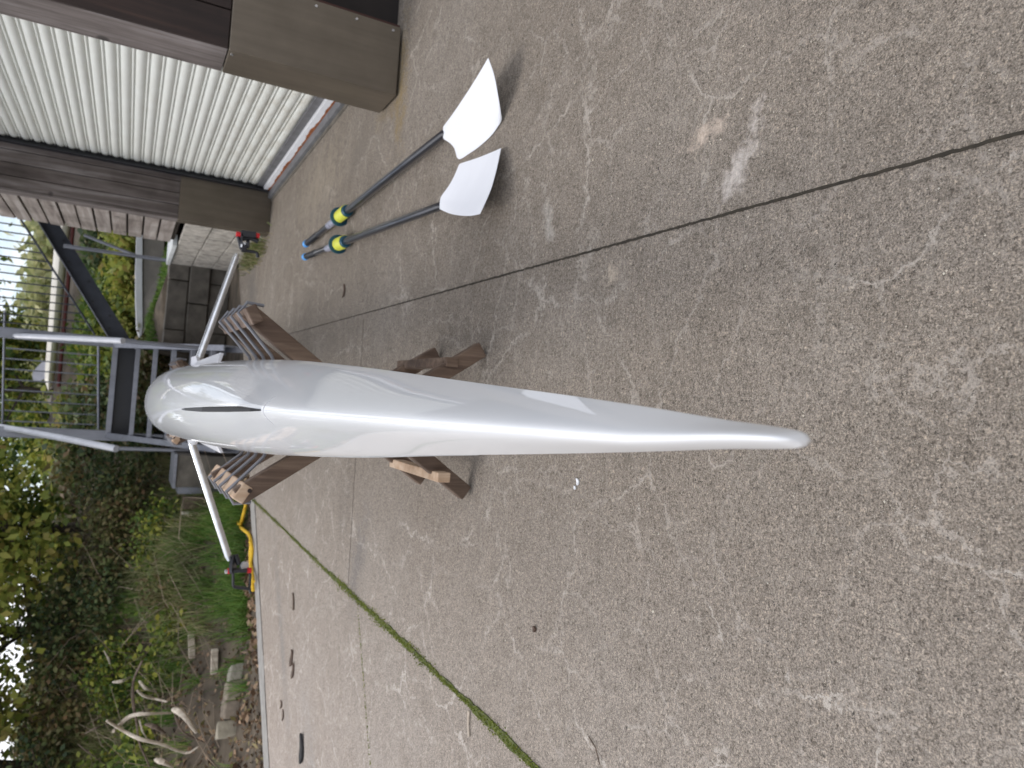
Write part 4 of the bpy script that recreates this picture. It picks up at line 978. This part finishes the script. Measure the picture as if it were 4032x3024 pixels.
# fine dead twigs tangled over the bank
tw = []
for _ in range(700):
    x, y = bankpt(.8, 5.2, -6.5, -1.0); z = float(terrain(x, y)); a = random.uniform(0, 6.28); L = random.uniform(.25, .9); up_ = random.uniform(.05, .9)
    p0 = Vector((x, y, z)); d = Vector((math.cos(a), math.sin(a)*.5, up_)).normalized(); p1 = p0+d*L*.5+Vector((random.gauss(0, .05), 0, random.gauss(0, .05))); p2 = p0+d*L+Vector((random.gauss(0, .08), 0, -.05))
    tw.append(tube([p0, p1, p2], [.004, .003, .0015], 4, cap=False))
mk('dead_twigs', join(*tw), simple('twig_tan', (0.36, 0.28, 0.21), 0.85, var=.5, scale=2), kind='stuff', label='tangle of fine dead twigs over the bank', cat='twigs')
# yellow rope
rpz = .018
rp1 = [(965, 1943), (969, 1965), (966, 1995), (960, 2020), (952, 2050), (944, 2068), (936, 2050), (931, 2020), (930, 1980), (931, 1945)]
rp2 = [(955, 2043), (947, 2072), (962, 2088), (980, 2104), (988, 2135), (985, 2180), (987, 2230), (990, 2262), (994, 2300), (997, 2328)]
rp3 = [(986, 2130), (992, 2165), (988, 2215), (992, 2250), (998, 2290)]
def rope(px): return tube(spline([at(x, y, z=rpz+.02*random.random()) for x, y in px], 6), .014, 7)
mk('rope', join(rope(rp1), rope(rp2), rope(rp3)), ROPE, loc=at(960, 2050, z=0), smooth=True, label='loose loop of yellow rope lying along the far edge of the slab', cat='rope')

# small things on the slab
def fallen(px, py, L, W, ang, mat, name, label, catg, th=.003, grp=None):
    p = at(px, py, z=.004); n = 12; top, bot = [], []
    for k in range(n):
        t = 2*math.pi*k/n; x = L/2*math.cos(t); y = W/2*math.sin(t)*(1+.25*math.cos(3*t))*random.uniform(.8, 1.15); z = .004+.006*abs(math.cos(t))**2*min(1, L/.05)
        x2 = x*math.cos(ang)-y*math.sin(ang); y2 = x*math.sin(ang)+y*math.cos(ang)
        top.append((p.x+x2, p.y+y2, z+th)); bot.append((p.x+x2, p.y+y2, max(z-.003, .0012)))
    V = top+bot+[(p.x, p.y, .003+th)]
    Ff = [(k, (k+1) % n, 2*n) for k in range(n)]+[tuple(range(2*n-1, n-1, -1))]+[(k, n+k, n+(k+1) % n, (k+1) % n) for k in range(n)]
    mk(name, (V, Ff), mat, loc=(p.x, p.y, 0), label=label, cat=catg, group=grp)
BRN = simple('dry_leaf', (0.075, 0.045, 0.030), 0.7, var=.4, scale=60); DRK = simple('charred_bark', (0.025, 0.024, 0.026), 0.8, var=.5, scale=50, bmp=.6)
LFG = 'dry leaves fallen on the slab'
fallen(1355, 1146, .075, .022, -.1, BRN, 'fallen_leaf', 'dark curled leaf lying between the oars and the shell', 'leaf', grp=LFG)
fallen(1148, 2590, .11, .05, -.2, BRN, 'fallen_leaf', 'brown curled leaf level with the first kerb blocks', 'leaf', grp=LFG)
fallen(1154, 2640, .10, .035, -.1, BRN, 'fallen_leaf', 'thin brown leaf just outward of the curled one', 'leaf', grp=LFG)
fallen(1108, 2773, .05, .025, .2, BRN, 'fallen_leaf', 'small leaf beside the groove near the kerb blocks', 'leaf', grp=LFG)
fallen(1115, 2815, .07, .015, .1, BRN, 'fallen_leaf', 'slender pale brown leaf near the slab groove', 'leaf', grp=LFG)
fallen(2104, 2477, .016, .012, .4, BRN, 'fallen_leaf', 'tiny brown leaf scrap out on the open slab', 'leaf', grp=LFG)
fallen(1190, 2946, .155, .062, .25, DRK, 'bark_piece', 'large charred black bark piece on the outer slab', 'bark', th=.010)
WHT = simple('bird_white', (0.75, 0.76, 0.78), 0.7, var=.08)
fallen(2273, 1897, .018, .009, .4, WHT, 'white_spot', 'white chalky spot on the slab left of the shell', 'spot', th=.0005)
fallen(2262, 1920, .010, .006, .4, WHT, 'white_spot', 'smaller white spot touching the chalky spot', 'spot', th=.0005)
mk('twig', tube([at(1846, 2800, z=.006), at(1843, 2850, z=.005), at(1845, 2900, z=.005)], .0035, 6, jit=.2), DRIFT, loc=at(1846, 2850, z=0), label='short straight twig beside the mossy joint', cat='twig')
mk('twig', tube([at(1153, 2335, z=.006), at(1156, 2370, z=.006), at(1155, 2402, z=.006)], .006, 6, jit=.2), BRAN, loc=at(1154, 2360, z=0), label='thin brown twig near the far edge of the slab', cat='twig')
mk('twig', tube([at(2318, 2900, z=.004), at(2345, 2945, z=.004), at(2362, 3010, z=.004)], .0014, 5, jit=.3), BRAN, loc=at(2340, 2950, z=0), label='hair-thin dark twig low on the left of the slab', cat='twig')
# loose grit
n = 1300; gx = RNG.uniform(-.85, 1.3, n); gy = RNG.uniform(.3, 1.9, n)**1.0; V = []; Fq = []
for x, y in zip(gx, gy):
    s = random.uniform(.0008, .0024)*(1 if random.random() < .95 else 1.8); b = len(V)
    for q in ((1, 0, 0), (0, 1, 0), (-1, 0, 0), (0, -1, 0), (0, 0, .8)): V.append((x+q[0]*s*random.uniform(.6, 1.2), y+q[1]*s*random.uniform(.6, 1.2), .0012+q[2]*s))
    Fq += [(b, b+1, b+4), (b+1, b+2, b+4), (b+2, b+3, b+4), (b+3, b, b+4), (b+3, b+2, b+1, b)]
mk('loose_grit', (V, Fq), m_leaf('grit', [(0.05, 0.05, 0.05), (0.3, 0.26, 0.22), (0.5, 0.45, 0.4), (0.62, 0.58, 0.52)], 0.8, 0.0), kind='stuff', label='fine pale grit scattered on the near slab', cat='grit')
